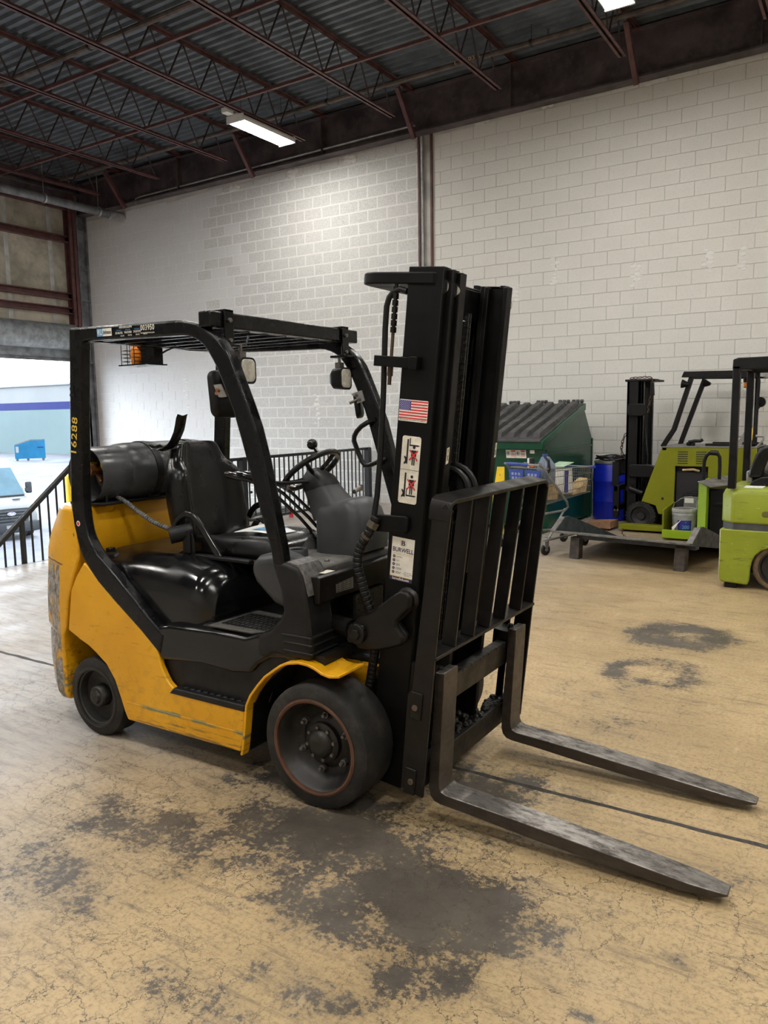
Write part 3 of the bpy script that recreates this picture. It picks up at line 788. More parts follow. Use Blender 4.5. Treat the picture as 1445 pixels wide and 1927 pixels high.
obj('dealer_plate', quad(-3.178, -3.138, 2.030, 2.066), M['ink_sky'], h1, smooth=0)
obj('dealer_plate', quad(-3.138, -3.073, 2.030, 2.066), M['sticker_white'], h1, smooth=0)
b = B(); letters(b, 'W.L.', (-3.158, yq - .001, 2.049), ex, ey, .034, .036, bold=.02)
obj('lettering', b, M['sticker_white'], h1, smooth=0)
b = B(); letters(b, 'Johnson', (-3.105, yq - .001, 2.048), ex, (.25, 0, 1), .026, .058, bold=.02)
obj('lettering', b, M['ink'], h1, smooth=0)
b = B()
letters(b, '800.893.6374', (-2.975, yq, 2.062), ex, ey, .013, .085, bold=.02)
for k, s in enumerate(('281.446.7452', '904.673.9000', '210.337.9294')): letters(b, s, (-3.022 + k * .062, yq, 2.038), ex, ey, .014, .050, bold=.02)
for k, s in enumerate(('SALES', 'PARTS', 'SERVICE', 'RENTALS')): letters(b, s, (-2.999 + k * .052, yq, 2.024), ex, ey, .009, .026, bold=.01)
letters(b, '003950', (-2.829, yq, 2.050), ex, ey, .034, .092, bold=.015, spacing=1.1)
letters(b, 'www.wljohnson.com', (-2.829, yq, 2.028), ex, ey, .011, .092, bold=.01)
obj('lettering', b, M['sticker_white'], h1, smooth=0)
b = B()
letters(b, 'Toll Free', (-3.012, yq, 2.0625), ex, ey, .011, .026)
for k, s in enumerate(('Houston', 'Jacksonville', 'San Antonio')): letters(b, s, (-3.022 + k * .062, yq, 2.0505), ex, ey, .010, .034)
obj('lettering', b, M['ink_sky'], h1, smooth=0)

# ---- engine cover under the seat
def cover_ring(x):
    zt = .972 - .02 * (x + 3.3) if x < -2.85 else .963 - .28 * (x + 2.85) ** 1.0 * .62 - .9 * max(0, x + 2.68) ** 2 * 6
    zt = max(zt, .80)
    pts = []
    y0 = 2.545 + (0.06 * max(0, (x + 2.66) / .08)) 
    for k in range(9):
        a = PI / 2 * k / 8
        r1, r2 = .17, .16
        pts.append((y0 + r1 - r1 * math.cos(a), zt - r2 + r2 * math.sin(a)))
    left_ = [(y0 + .0, .56)] + [(y0 + .0, .70)] + pts
    return [(x, y, z) for y, z in left_] + [(x, 2 * CY - y, z) for y, z in reversed(left_)]
XS = [-3.36, -3.2, -3.05, -2.9, -2.82, -2.75, -2.70, -2.66, -2.63, -2.605, -2.59]
b = B(); b.loft([cover_ring(x) for x in XS])
obj('engine_cover', b, M['black_gloss'], FL, bevel=.02, seg=3, smooth=50)
obj('cover_latch', B().box(-2.96, -2.90, 2.70, 2.72, .955, .968).box(-3.38, -3.35, 2.62, 2.66, .955, .975), M['black_plastic'], FL, bevel=.003)
obj('rear_deck', B().box(-3.42, -3.28, 2.60, 3.45, .90, .955), M['black_plastic'], FL, bevel=.02)

# ---- step, sill and floor plate
SILL = [(-2.95, .625), (-2.87, .655), (-2.80, .668), (-2.50, .680), (-2.32, .676), (-2.22, .71), (-2.13, .775), (-2.10, .80), (-2.02, .70), (-2.02, .60), (-2.10, .615), (-2.18, .605), (-2.25, .565), (-2.29, .52), (-2.40, .505), (-2.60, .515), (-2.86, .49), (-2.90, .55)]
both('sill', lambda: B().prism(SILL, NY + .006, NY + .12), M['black_gloss'], bevel=.016, seg=3)
both('step_riser', lambda: B().prism([(-2.90, .56), (-2.25, .56), (-2.27, .40), (-2.30, .34), (-2.82, .34), (-2.87, .44)], NY + .13, NY + .15), M['black_gloss'], bevel=.005)
both('step_tread', lambda: B().prism([(-2.81, .335), (-2.33, .335), (-2.33, .366), (-2.78, .366)], NY - .002, NY + .14), M['black_plastic'], bevel=.006)
pad = None
for i in range(10):
    for jx in range(3):
        x, y = -2.735 + i * .042 + (jx % 2) * .012, NY + .022 + jx * .038
        if pad is None:
            pad = obj('grip_pad', B().box(-.014, .014, -.011, .011, 0, .008), M['black_plastic'], bevel=.004); pad.parent = FL
        o = pad if i == jx == 0 else pad.copy()
        if o is not pad: COL.objects.link(o)
        o.location = (x + .014 - FL.location.x, y + .011 - FL.location.y, .364)
obj('floor_plate', B().box(-2.62, -2.08, NY + .05, FY - .05, .655, .690), M['black_plastic'], FL, bevel=.01)
b = B()
for i in range(12):
    for jx in range(6):
        x, y = -2.52 + i * .026, NY + .075 + jx * .035
        b.box(x, x + .016, y, y + .026, .689, .693)
obj('floor_mat', B().prism([(-2.56, 2.52), (-2.30, 2.52), (-2.20, 2.62), (-2.16, 2.80), (-2.54, 2.84)], .689, .699, 'z'), plain('dusty_foot_mat', (.05, .047, .042), .7, 0, .3, 9, .6, (.12, .11, .095)), FL, bevel=.004)
obj('grip_pads', B().add([(x, y, z + .009) for x, y, z in b.v], b.f), M['black_plastic'], FL, smooth=0, kind='stuff')

# ---- front cowl pillars, console
COWL = [(-2.150, 1.035), (-2.128, .98), (-2.101, .909), (-2.090, .828), (-2.112, .786), (-2.16, .735), (-2.24, .695), (-2.25, .62), (-2.20, .60), (-2.144, .630), (-2.04, .628), (-1.948, .628), (-1.946, .70), (-1.954, .79), (-1.972, .92), (-1.985, .985), (-2.01, 1.02), (-2.06, 1.035)]
c1, c2 = both('cowl_pillar', lambda: B().prism(COWL, NY - .002, NY + .175), M['black_plastic'], bevel=.018, seg=3)
both('cowl_rib', lambda: B().box(-2.10, -1.938, NY - .008, NY + .18, .722, .734).box(-2.09, -1.936, NY - .006, NY + .18, .690, .700).box(-2.09, -1.936, NY - .006, NY + .18, .655, .664), M['black_plastic'], bevel=.004)
obj('scuff_cap', B().prism([(-2.08, 1.030), (-1.985, .975), (-1.965, .90), (-1.960, .90), (-1.978, .99), (-2.01, 1.03), (-2.06, 1.042)], NY + .012, NY + .15), plain('scraped_bare_plastic', (.12, .115, .11), .5, .1, .5, 30, .6, (.22, .21, .2)), c1, bevel=.006)
obj('console_bulge', B().prism([(-2.342, .967), (-2.325, 1.005), (-2.29, 1.035), (-2.20, 1.05), (-2.10, 1.03), (-2.12, .80), (-2.209, .828), (-2.31, .91)], NY + .07, NY + .22), M['grey_plastic'], FL, bevel=.04, seg=4)
obj('console_bulge', mir(B().prism([(-2.342, .967), (-2.325, 1.005), (-2.29, 1.035), (-2.20, 1.05), (-2.10, 1.03), (-2.12, .80), (-2.209, .828), (-2.31, .91)], NY + .07, NY + .22)), M['grey_plastic'], FL, bevel=.04, seg=4)
obj('console_top', B().prism([(-2.36, .985), (-2.34, 1.0), (-2.02, 1.006), (-1.99, .998), (-1.985, .96), (-2.3, .95)], NY + .16, FY - .10), M['dash_plastic'], FL, bevel=.008)
fp = obj('front_plate', B().prism([(-2.0, .972), (-1.945, .980), (-1.930, .972), (-1.935, .865), (-1.96, .86), (-1.97, .95), (-2.0, .955)], NY + .05, FY - .05), M['mast_rusty'], FL, bevel=.004)
obj('firewall', B().box(-2.12, -2.06, NY + .15, FY - .15, .60, .96), M['black_plastic'], FL, smooth=0)
obj('valve_block', B().box(-2.06, -1.97, 2.85, 3.1, .64, .84).box(-2.06, -1.95, 3.15, 3.3, .62, .76), M['grease'], FL, bevel=.01)
obj('data_plate', B().add([(-1.9305, 2.655, .972), (-1.9305, 2.785, .969), (-1.9335, 2.79, .885), (-1.9335, 2.66, .888)], [(0, 1, 2, 3)]), plain('grey_data_plate', (.26, .25, .22), .45, .4, .15, 20), fp, smooth=0)
b = B()
for k in range(9):
    z = .962 - k * .0085
    for q in range(4):
        b.box(-1.9302 - (.972 - z) * .034, -1.9292 - (.972 - z) * .034, 2.665 + q * .030, 2.665 + q * .030 + random.uniform(.016, .026), z - .002, z)
obj('plate_print', b, M['ink'], fp, smooth=0)
obj('paper_label', B().box(-1.985, -1.945, 2.60, 2.67, .9815, .983), M['sticker_old'], fp, smooth=0)
obj('cup_holder', B().lathe([(.034, .955), (.034, 1.03), (.030, 1.035), (.045, 1.04), (.052, 1.03), (.056, .96)], (-2.235, 2.775, 0), (0, 0, 1), 22), M['grey_plastic'], FL)
obj('console_cover', B().add([(-2.31 + .06 * math.cos(2 * PI * k / 20), 2.86 + .05 * math.sin(2 * PI * k / 20), 1.008) for k in range(20)], [tuple(range(20))]), M['ink'], FL, smooth=0)
obj('console_button', B().lathe([(.012, 1.0), (.013, 1.012), (.009, 1.017), (.001, 1.018)], (-2.03, 2.73, 0), (0, 0, 1), 12), M['dash_plastic'], FL)
# hydraulic levers with rubber bellows
for k, (bx, by) in enumerate(((-2.325, 3.01), (-2.295, 3.04), (-2.275, 3.08))):
    prof = []
    for q in range(5):
        r = .054 - q * .008
        prof += [(r, 1.0 + q * .013), (r - .010, 1.0 + q * .013 + .009)]
    prof.append((.008, 1.07))
    lv = obj('control_lever', B().tube([(bx, by, 1.05), (bx - .005, by - .005, 1.09), (bx - .05, by - .03, 1.15), (bx - .16, by - .08, 1.265), (bx - .21, by - .10, 1.30), (bx - .27, by - .12, 1.325), (bx - .31, by - .13, 1.338)], .0085, 8), M['black_gloss'], FL)
    obj('bellows', B().lathe(prof, (bx, by, 0), (0, 0, 1), 20), M['black_plastic'], lv)
    obj('grip', B().tube([(bx - .30, by - .128, 1.337), (bx - .33, by - .135, 1.343), (bx - .40, by - .15, 1.358), (bx - .415, by - .153, 1.361)], .014, 10, radii=[.010, .014, .019, .012]), M['black_gloss'], lv)

# ---- steering column and wheel
def column_ring(x, z, hx, hy, y=3.03, nx=-.35):
    out = []
    for k in range(16):
        a = 2 * PI * k / 16
        cx = math.copysign(abs(math.cos(a)) ** .55, math.cos(a)) * hx; cy = math.copysign(abs(math.sin(a)) ** .55, math.sin(a)) * hy
        out.append((x + cx, y + cy, z + cx * -nx * .9))
    return out
obj('column_housing', B().loft([column_ring(-2.10, .975, .15, .145), column_ring(-2.10, 1.09, .15, .142), column_ring(-2.115, 1.17, .135, .135), column_ring(-2.14, 1.22, .115, .12), column_ring(-2.16, 1.232, .09, .10)]), M['grey_plastic'], FL, smooth=40)
obj('column_neck', B().loft([column_ring(-2.18, 1.17, .10, .105), column_ring(-2.24, 1.25, .078, .085), column_ring(-2.285, 1.315, .065, .075)]), M['grey_plastic'], FL, smooth=40)
obj('column_shroud', B().loft([column_ring(-2.27, 1.295, .070, .080), column_ring(-2.295, 1.335, .066, .075), column_ring(-2.315, 1.365, .045, .05), column_ring(-2.325, 1.385, .025, .025)]), M['black_plastic'], FL, smooth=40)
wc = Vector((-2.335, 3.03, 1.378)); wn = Vector((-.62, 0, .78)).normalized(); wu = Vector((wn.z, 0, -wn.x)); wv = Vector((0, 1, 0))
RW = .150
sw = obj('steering_wheel', B().tube([tuple(wc + (wu * math.cos(2 * PI * k / 36) + wv * math.sin(2 * PI * k / 36)) * RW) for k in range(36)], .0145, 10, closed=True), M['black_vinyl'], FL)
b = B(); b.lathe([(.001, .012), (.03, .01), (.042, -.005), (.035, -.03), (.02, -.05)], wc - wn * .025, wn, 18)
for a in (.3, PI / 2 + .9, PI + .9, -1.0):
    b.tube([tuple(wc - wn * .03), tuple(wc - wn * .022 + (wu * math.cos(a) + wv * math.sin(a)) * .08), tuple(wc + (wu * math.cos(a) + wv * math.sin(a)) * RW)], .011, 8)
obj('spokes', b, M['black_vinyl'], sw)
ka = -.5; kp = wc + (wu * math.cos(ka) + wv * math.sin(ka)) * RW
b = B().cyl(tuple(kp), tuple(kp + wn * .04), .009, 8).ball(tuple(kp + wn * .062), .026, 14, 10)
obj('spinner_knob', b, M['black_gloss'], sw)
obj('turn_signal', B().tube([(-2.30, 2.96, 1.33), (-2.36, 2.86, 1.33), (-2.40, 2.80, 1.335)], .008, 8), M['black_plastic'], FL)
obj('ignition_key', B().cyl((-2.16, 3.14, 1.27), (-2.16, 3.19, 1.285), .012, 8).box(-2.165, -2.155, 3.19, 3.22, 1.27, 1.30), M['nut'], FL)

# ---- seat
def seat_back():
    b = B(); rings = []
    rows = [(.985, .235, .10, 0), (1.05, .245, .11, .01), (1.14, .255, .115, .02), (1.24, .258, .115, .032), (1.33, .252, .11, .045), (1.375, .235, .105, .052), (1.41, .205, .10, .06), (1.45, .178, .095, .068), (1.485, .165, .09, .075), (1.508, .150, .075, .082), (1.518, .12, .045, .088)]
    for z, wd, d, lean in rows:
        x = -3.01 - lean * 1.15
        ring = []
        bol = .080 if z < 1.38 else .02
        nn = 20
        for k in range(nn + 1):
            u = -1 + 2 * k / nn
            a = abs(u)
            fwd = bol * (1 / (1 + math.exp(-(a - .62) * 30))) - .075 * max(0, a - .86) / .14 * (1 if z < 1.38 else .6)
            ring.append((x + fwd, 3.03 + u * wd, z))
        for k in range(nn - 1, 0, -1):
            u = -1 + 2 * k / nn
            ring.append((x - d * (1 - .35 * u * u), 3.03 + u * wd * .97, z))
        rings.append(ring)
    b.loft(rings)
    return b
obj('seat_backrest', seat_back(), M['black_vinyl'], FL, sub=1, smooth=80)
b = B(); rings = []
for x, wd, zt in ((-3.03, .20, .99), (-2.98, .235, 1.02), (-2.85, .25, 1.03), (-2.7, .255, 1.035), (-2.55, .25, 1.045), (-2.46, .235, 1.04), (-2.415, .20, 1.01), (-2.40, .16, .97)):
    ring = []
    for k in range(17):
        u = -1 + 2 * k / 16
        a = abs(u)
        ring.append((x, 3.03 + u * wd, zt + .028 * math.exp(-((a - .78) / .14) ** 2) - .07 * max(0, a - .86) / .14))
    for k in range(15, 0, -1):
        u = -1 + 2 * k / 16
        ring.append((x, 3.03 + u * wd * .96, .945))
    rings.append(ring)
b.loft(rings)
obj('seat_cushion', b, M['black_vinyl'], FL, sub=1, smooth=80)
obj('seat_base', B().box(-3.05, -2.46, 2.80, 3.26, .93, .955).box(-3.0, -2.5, 2.74, 2.78, .945, .965), M['black_plastic'], FL, bevel=.006)
# torn strip of vinyl standing up from the backrest
fl_ = [(-3.225, 1.497), (-3.20, 1.482), (-3.159, 1.476), (-3.12, 1.484), (-3.09, 1.500), (-3.06, 1.532), (-3.035, 1.57), (-3.022, 1.607), (-3.012, 1.640), (-3.005, 1.652)]
b = B(); rings = []
for k, (x, z) in enumerate(fl_):
    wd = .034 if k > 3 else .045
    rings.append([(x - wd * .4, 2.818, z + .001), (x, 2.838, z - .007), (x + wd * .4, 2.862, z + .001), (x + wd * .4, 2.867, z + .009), (x, 2.845, z), (x - wd * .4, 2.824, z + .009)])
b.loft(rings)
obj('torn_vinyl_strip', b, M['black_vinyl'], FL, smooth=60)
hip = [(-3.01, 1.085), (-2.985, 1.125), (-2.955, 1.150), (-2.918, 1.163), (-2.875, 1.158), (-2.845, 1.135), (-2.80, 1.085), (-2.75, 1.022), (-2.71, .972), (-2.69, .955)]
obj('hip_restraint', B().strip([(x, 2.755, z) for x, z in hip], .035, .022, (0, 1, 0)), M['black_gloss'], FL, bevel=.008)
obj('hip_restraint', B().strip([(x, 3.315, z - .01) for x, z in hip], .035, .022, (0, 1, 0)), M['black_vinyl'], FL, bevel=.008)
obj('belt_retractor', B().cyl((-2.985, 2.70, 1.055), (-2.915, 2.79, 1.075), .042, 16).box(-2.93, -2.88, 2.735, 2.755, .97, 1.08), M['black_plastic'], FL)
bk = obj('seat_belt', B().strip([(-2.90, 2.75, 1.08), (-2.875, 2.745, 1.03), (-2.87, 2.745, .96)], .006, .03, (1, 0, 0)), M['black_vinyl'], FL)
bk = obj('seat_belt', B().strip([(-2.96, 3.30, 1.03), (-2.90, 3.27, 1.075), (-2.86, 3.24, 1.085), (-2.82, 3.24, 1.06)], .04, .005), M['black_vinyl'], FL)
obj('buckle', B().add([(-2.93, 3.235, 1.062), (-2.875, 3.235, 1.072), (-2.875, 3.285, 1.082), (-2.93, 3.285, 1.072), (-2.93, 3.235, 1.078), (-2.875, 3.235, 1.088), (-2.875, 3.285, 1.098), (-2.93, 3.285, 1.088)],
    [(3, 2, 1, 0), (4, 5, 6, 7), (0, 1, 5, 4), (1, 2, 6, 5), (2, 3, 7, 6), (3, 0, 4, 7)]), M['bare_plate'], bk, bevel=.003)

# ---- gas cylinder on the counterweight
tx, tz = -3.495, 1.352
tk = obj('gas_cylinder', B().lathe([(.001, 2.74), (.09, 2.745), (.135, 2.775), (.155, 2.82), (.159, 2.87), (.159, 3.02), (.161, 3.025), (.161, 3.04), (.159, 3.045), (.159, 3.38), (.15, 3.43), (.12, 3.47), (.001, 3.485)], (tx, 0, tz), (0, 1, 0), 40), M['tank_grey'], FL)
obj('collar', B().lathe([(.146, 2.62), (.147, 2.84), (.139, 2.84), (.138, 2.62), (.1425, 2.612)], (tx, 0, tz), (0, 1, 0), 40).loft([B().lathe([(.146, 2.62)], (tx, 0, tz), (0, 1, 0), 40).v, B().lathe([(.1425, 2.612)], (tx, 0, tz), (0, 1, 0), 40).v], cap=False), M['tank_grey'], tk)
obj('cylinder_valve', B().cyl((tx, 2.74, tz + .02), (tx, 2.66, tz + .02), .022, 10).cyl((tx + .03, 2.69, tz - .04), (tx - .03, 2.69, tz + .05), .014, 8).cyl((tx, 2.66, tz + .02), (tx, 2.63, tz + .02), .03, 8), M['brass'], tk)
obj('gauge', B().cyl((tx + .05, 2.74, tz + .05), (tx + .05, 2.69, tz + .05), .028, 14).box(tx - .08, tx - .04, 2.68, 2.72, tz, tz + .06), M['yellow_post'], tk)
for y in (2.98, 3.30):
    obj('strap', B().lathe([(.1605, y - .022), (.1645, y - .022), (.1645, y + .022), (.1605, y + .022)], (tx, 0, tz), (0, 1, 0), 40), M['black_plastic'], tk)
obj('cylinder_cradle', B().box(-3.62, -3.37, 2.60, 3.50, 1.196, 1.210).box(-3.60, -3.40, 2.94, 3.02, 1.2, 1.24).box(-3.60, -3.40, 3.26, 3.34, 1.2, 1.24).cyl((-3.40, 2.66, 1.2), (-3.40, 2.66, 1.27), .008, 6), M['black_plastic'], FL, bevel=.003)
obj('coupling', B().cyl((-3.455, 2.745, 1.33), (-3.455, 2.745, 1.265), .017, 8).cyl((-3.455, 2.745, 1.275), (-3.45, 2.745, 1.24), .022, 6).cyl((-3.48, 2.745, 1.31), (-3.43, 2.745, 1.31), .014, 8), M['brass'], FL, smooth=30)
hp = [(-3.45, 2.745, 1.245), (-3.42, 2.745, 1.228), (-3.367, 2.75, 1.207), (-3.268, 2.76, 1.150), (-3.171, 2.77, 1.102), (-3.074, 2.79, 1.07), (-3.03, 2.81, 1.05)]
def resample(pts, step):
    P = [Vector(p) for p in pts]; out = [P[0]]
    for a, c in zip(P, P[1:]):
        n = max(1, int((c - a).length / step))
        out += [a + (c - a) * (k / n) for k in range(1, n + 1)]
    return [tuple(p) for p in out]
hq = resample(hp, .0035)
obj('gas_hose', B().tube(hq, .012, 8, radii=[.0135 if (k // 2) % 2 else .0095 for k in range(len(hq))]), M['spring'], FL)

# ---- beacon, lamps, mirrors, grab handle
bc = obj('beacon_bracket', B().box(-3.47, -3.365, 3.0, 3.06, 1.935, 2.03).box(-3.60, -3.365, 2.95, 3.09, 1.930, 1.937).box(-3.50, -3.40, 3.0, 3.06, 2.03, 2.06), M['black_paint'], FL, smooth=0)
obj('beacon_lens', B().lathe([(.036, 1.94), (.038, 1.96), (.034, 2.02), (.028, 2.035), (.001, 2.04)], (-3.525, 3.02, 0), (0, 0, 1), 16), M['amber'], bc)
b = B()
for k in range(5):
    for dx in (-.06, -.02, .02, .06):
        pass
for z in (1.955, 1.975, 1.995, 2.015): b.tube([(-3.585, 2.96, z), (-3.48, 2.96, z), (-3.48, 3.08, z), (-3.585, 3.08, z)], .0022, 5, closed=True)
for x, y in ((-3.585, 2.96), (-3.535, 2.96), (-3.48, 2.96), (-3.585, 3.08), (-3.48, 3.08), (-3.585, 3.02)): b.cyl((x, y, 1.935), (x, y, 2.06), .0022, 5)
obj('beacon_cage', b, M['black_paint'], bc)
obj('beacon_wire', B().tube([(-3.36, 3.03, 1.985), (-3.30, 3.03, 2.005), (-3.235, 3.03, 2.02), (-3.126, 3.03, 1.998), (-3.0, 3.03, 1.99), (-2.7, 3.0, 2.0), (-2.5, 2.8, 2.02)], .005, 6), M['hose'], bc)
def round_rect(cy, cz, hw, hh, r, n=5):
    out = []
    for sx, sy, a0 in ((1, 1, 0), (-1, 1, PI / 2), (-1, -1, PI), (1, -1, PI * 1.5)):
        for k in range(n + 1):
            a = a0 + PI / 2 * k / n
            out.append((cy + sx * (hw - r) + r * math.cos(a), cz + sy * (hh - r) + r * math.sin(a)))
    return out
def work_lamp(x, y, z, k):
    R_ = round_rect(y, z, .052, .058, .028)
    o = obj('work_lamp', B().loft([[(x - .075, y + (a - y) * .55, z + (c - z) * .55) for a, c in R_], [(x - .05, y + (a - y) * .92, z + (c - z) * .92) for a, c in R_], [(x, a, c) for a, c in R_], [(x + .012, a, c) for a, c in R_]]), M['black_plastic'], FL, smooth=45)
    obj('lamp_lens', B().prism(round_rect(y, z, .043, .049, .023), x + .008, x + .0155, 'x'), M['lens'], o, bevel=.003)
    obj('lamp_bracket', B().box(x - .045, x - .015, y - .02, y + .02, z + .055, z + .085).cyl((x - .03, y, z + .05), (x - .03, y, z + .12), .008, 8), M['nut'], o, smooth=0)
work_lamp(-2.385, 2.645, 1.845, 0)
work_lamp(-2.425, 3.455, 1.835, 1)
def mirror(x, y, z, tilt, sgn, hh_=.105):
    prof = round_rect(0, 0, .075, hh_, .035)
    T = Matrix.Translation((x, y, z)) @ Matrix.Rotation(tilt, 4, 'Z') @ Matrix.Rotation(-.12, 4, 'Y')
    b = B(lambda a, c, d: tuple(T @ Vector((a, c, d))))
    b.loft([[(-.012, p, q) for p, q in prof], [(0, p, q) for p, q in prof], [(.012, p * .9, q * .92) for p, q in prof], [(.020, p * .6, q * .65) for p, q in prof]])
    o = obj('rear_mirror', b, M['black_plastic'], FL, smooth=50)
    return o
m1 = mirror(-2.475, 2.60, 1.745, -.25, 1)
obj('mirror_bracket', B().add([(-2.43, NY - .006, 1.781), (-2.388, NY - .006, 1.783), (-2.357, NY - .006, 1.729), (-2.402, NY - .006, 1.728), (-2.43, NY, 1.781), (-2.388, NY, 1.783), (-2.357, NY, 1.729), (-2.402, NY, 1.728)],
    [(0, 1, 2, 3), (7, 6, 5, 4), (0, 4, 5, 1), (1, 5, 6, 2), (2, 6, 7, 3), (3, 7, 4, 0)]), M['bare_plate'], m1, smooth=0)
obj('mirror_arm', B().cyl((-2.40, NY - .004, 1.757), (-2.40, NY - .018, 1.757), .008, 8).cyl((-2.42, NY, 1.745), (-2.465, 2.58, 1.745), .008, 8).cyl((-2.452, 2.555, 1.745), (-2.475, 2.60, 1.745), .018, 10), M['brass'], m1)
m2 = mirror(-2.402, 3.552, 1.690, .45, -1, .066)
obj('mirror_bracket', B().add([(-2.402, 3.487, 1.755), (-2.338, 3.487, 1.772), (-2.318, 3.487, 1.716), (-2.38, 3.487, 1.70), (-2.402, 3.495, 1.755), (-2.338, 3.495, 1.772), (-2.318, 3.495, 1.716), (-2.38, 3.495, 1.70)],
    [(0, 1, 2, 3), (7, 6, 5, 4), (0, 4, 5, 1), (1, 5, 6, 2), (2, 6, 7, 3), (3, 7, 4, 0)]), M['bare_plate'], m2, smooth=0)
obj('mirror_arm', B().cyl((-2.36, 3.49, 1.725), (-2.405, 3.47, 1.705), .008, 8).cyl((-2.37, 3.485, 1.745), (-2.37, 3.478, 1.745), .008, 8).cyl((-2.352, 3.485, 1.722), (-2.352, 3.478, 1.722), .008, 8), M['nut'], m2)
obj('grab_handle', B().tube([(-2.265, 3.50, 1.615), (-2.29, 3.47, 1.603), (-2.325, 3.46, 1.582), (-2.355, 3.46, 1.556), (-2.372, 3.46, 1.530), (-2.375, 3.46, 1.505), (-2.352, 3.46, 1.45), (-2.325, 3.46, 1.395), (-2.305, 3.46, 1.375), (-2.28, 3.46, 1.375), (-2.235, 3.47, 1.395), (-2.20, 3.50, 1.41)], .0135, 10), M['black_vinyl'], FL)

# ---- wheels
def wheel(x, y_out, r, rr, wd, dirn, front):
    """y_out: outer face, dirn +1 when the wheel extends towards +y from it"""
    D = dirn
    o = obj('tyre', B().lathe([(rr, 0), (rr + .006, -.001), (r - .016, .001), (r - .004, .010), (r, .024), (r, wd - .024), (r - .012, wd - .004), (rr, wd)], (x, y_out, r), (0, D, 0), 56), M['rubber'], FL)
    obj('rim_ring', B().lathe([(rr + .005, -.003), (rr - .004, -.007), (rr - .012, -.004), (rr - .014, .004), (rr - .010, .02), (rr, .02)], (x, y_out, r), (0, D, 0), 48), M['rim_bronze'] if front else M['rim_dark'], o)
    if front:
        obj('rim', B().lathe([(rr - .010, .004), (rr - .022, .02), (rr - .032, .055), (rr - .055, .085), (.12, .095), (.105, .085), (.085, .080), (.001, .08)], (x, y_out, r), (0, D, 0), 48), M['rim_dark'], o)
        obj('hub', B().lathe([(.088, .082), (.086, .060), (.078, .055), (.062, .053), (.056, .040), (.044, .030), (.030, .026), (.012, .028), (.001, .028)], (x, y_out, r), (0, D, 0), 32), M['rim_dark'], o)
        for k in range(6):
            a = .42 + k * PI / 3
            px, pz = x + .122 * math.cos(a), r + .122 * math.sin(a)
            obj('lug_nut', B().cyl((px, y_out + D * .094, pz), (px, y_out + D * .070, pz), .0165, 6).cyl((px, y_out + D * .075, pz), (px, y_out + D * .052, pz), .0085, 8), M['nut'], o, bevel=.002)
        b = B()
        for k in range(8):
            a = .2 + k * PI / 4
            px, pz = x + .070 * math.cos(a), r + .070 * math.sin(a)
            b.cyl((px, y_out + D * .058, pz), (px, y_out + D * .044, pz), .008, 6)
        obj('hub_bolts', b, M['nut'], o, smooth=0, kind='stuff')
    else:
        obj('rim', B().lathe([(rr - .010, .004), (rr - .02, .012), (rr - .026, .05), (.075, .06), (.060, .055), (.055, .01), (.050, .004), (.035, .002), (.030, -.012), (.001, -.014)], (x, y_out, r), (0, D, 0), 40), M['rim_dark'], o)
wheel(-1.930, 2.467, .267, .205, .225, 1, True)
wheel(-1.930, 2 * CY - 2.467, .267, .205, .225, -1, True)
wheel(-3.375, 2.50, .207, .157, .15, 1, False)
wheel(-3.375, 2 * CY - 2.50, .207, .157, .15, -1, False)
# axle
obj('axle', B().cyl((-1.93, 2.55, .267), (-1.93, 3.5, .267), .07, 16).cyl((-3.375, 2.6, .207), (-3.375, 3.45, .207), .05, 12), M['black_plastic'], FL)
# front fenders
FEN = [(-2.345, .143), (-2.337, .163), (-2.322, .25), (-2.312, .319), (-2.304, .381), (-2.275, .435), (-2.231, .488), (-2.19, .532), (-2.144, .566), (-2.10, .597), (-2.062, .615), (-1.998, .628), (-1.95, .626), (-1.914, .617), (-1.875, .600), (-1.84, .594), (-1.79, .603)]
def fender():
    n = len(FEN); inner = []
    for k, (x, z) in enumerate(FEN):
        a, c = Vector((*FEN[max(k - 1, 0)],)), Vector((*FEN[min(k + 1, n - 1)],))
        d = (c - a).normalized(); inner.append((x + d.y * .012, z - d.x * .012))
    return B().prism(FEN + inner[::-1], NY - .024, NY + .02).prism(FEN[4:] + inner[4:][::-1], NY + .02, NY + .16)
both('front_fender', fender, M['yellow'], bevel=.003, smooth=45)
both('fender_liner', lambda: B().prism([(-2.335, .145), (-2.30, .36), (-2.23, .47), (-2.10, .585), (-1.99, .612), (-1.90, .60), (-1.90, .65), (-2.3, .65), (-2.4, .3), (-2.37, .145)], NY + .03, NY + .24), M['black_plastic'], smooth=0)

# ---- mast, leaning a little forwards
TH = math.radians(6.0); MP = (-1.70, .10)
def TM(s, y, t): return (MP[0] + s * math.cos(TH) + t * math.sin(TH), y, MP[1] - s * math.sin(TH) + t * math.cos(TH))
MY = 3.005      # middle of the mast
def mb(): return B(TM)
def mmir(b):
    m = B(); m.v = [(x, 2 * MY - y, z) for x, y, z in b.v]; m.f = [tuple(reversed(f)) for f in b.f]
    return m
def rail(y0, s0, s1, t0, t1, web, fl, inw):
    """channel rail: web on the outer side, flanges turned inwards"""
    return mb().box(s0, s1, y0, y0 + web, t0, t1).box(s0, s0 + fl, y0 + web, y0 + inw, t0, t1).box(s1 - fl, s1, y0 + web, y0 + inw, t0, t1)
def mboth(name, mk, mat, **kw):
    return obj(name, mk(), mat, FL, **kw), obj(name, mmir(mk()), mat, FL, **kw)
r1, r2 = mboth('outer_mast_rail', lambda: rail(2.69, -.093, .060, -.03, 2.112, .018, .024, .062), M['mast_black'], bevel=.003)
mboth('middle_mast_rail', lambda: rail(2.722, -.045, .084, .02, 2.105, .016, .022, .055), M['mast_black'], bevel=.003)
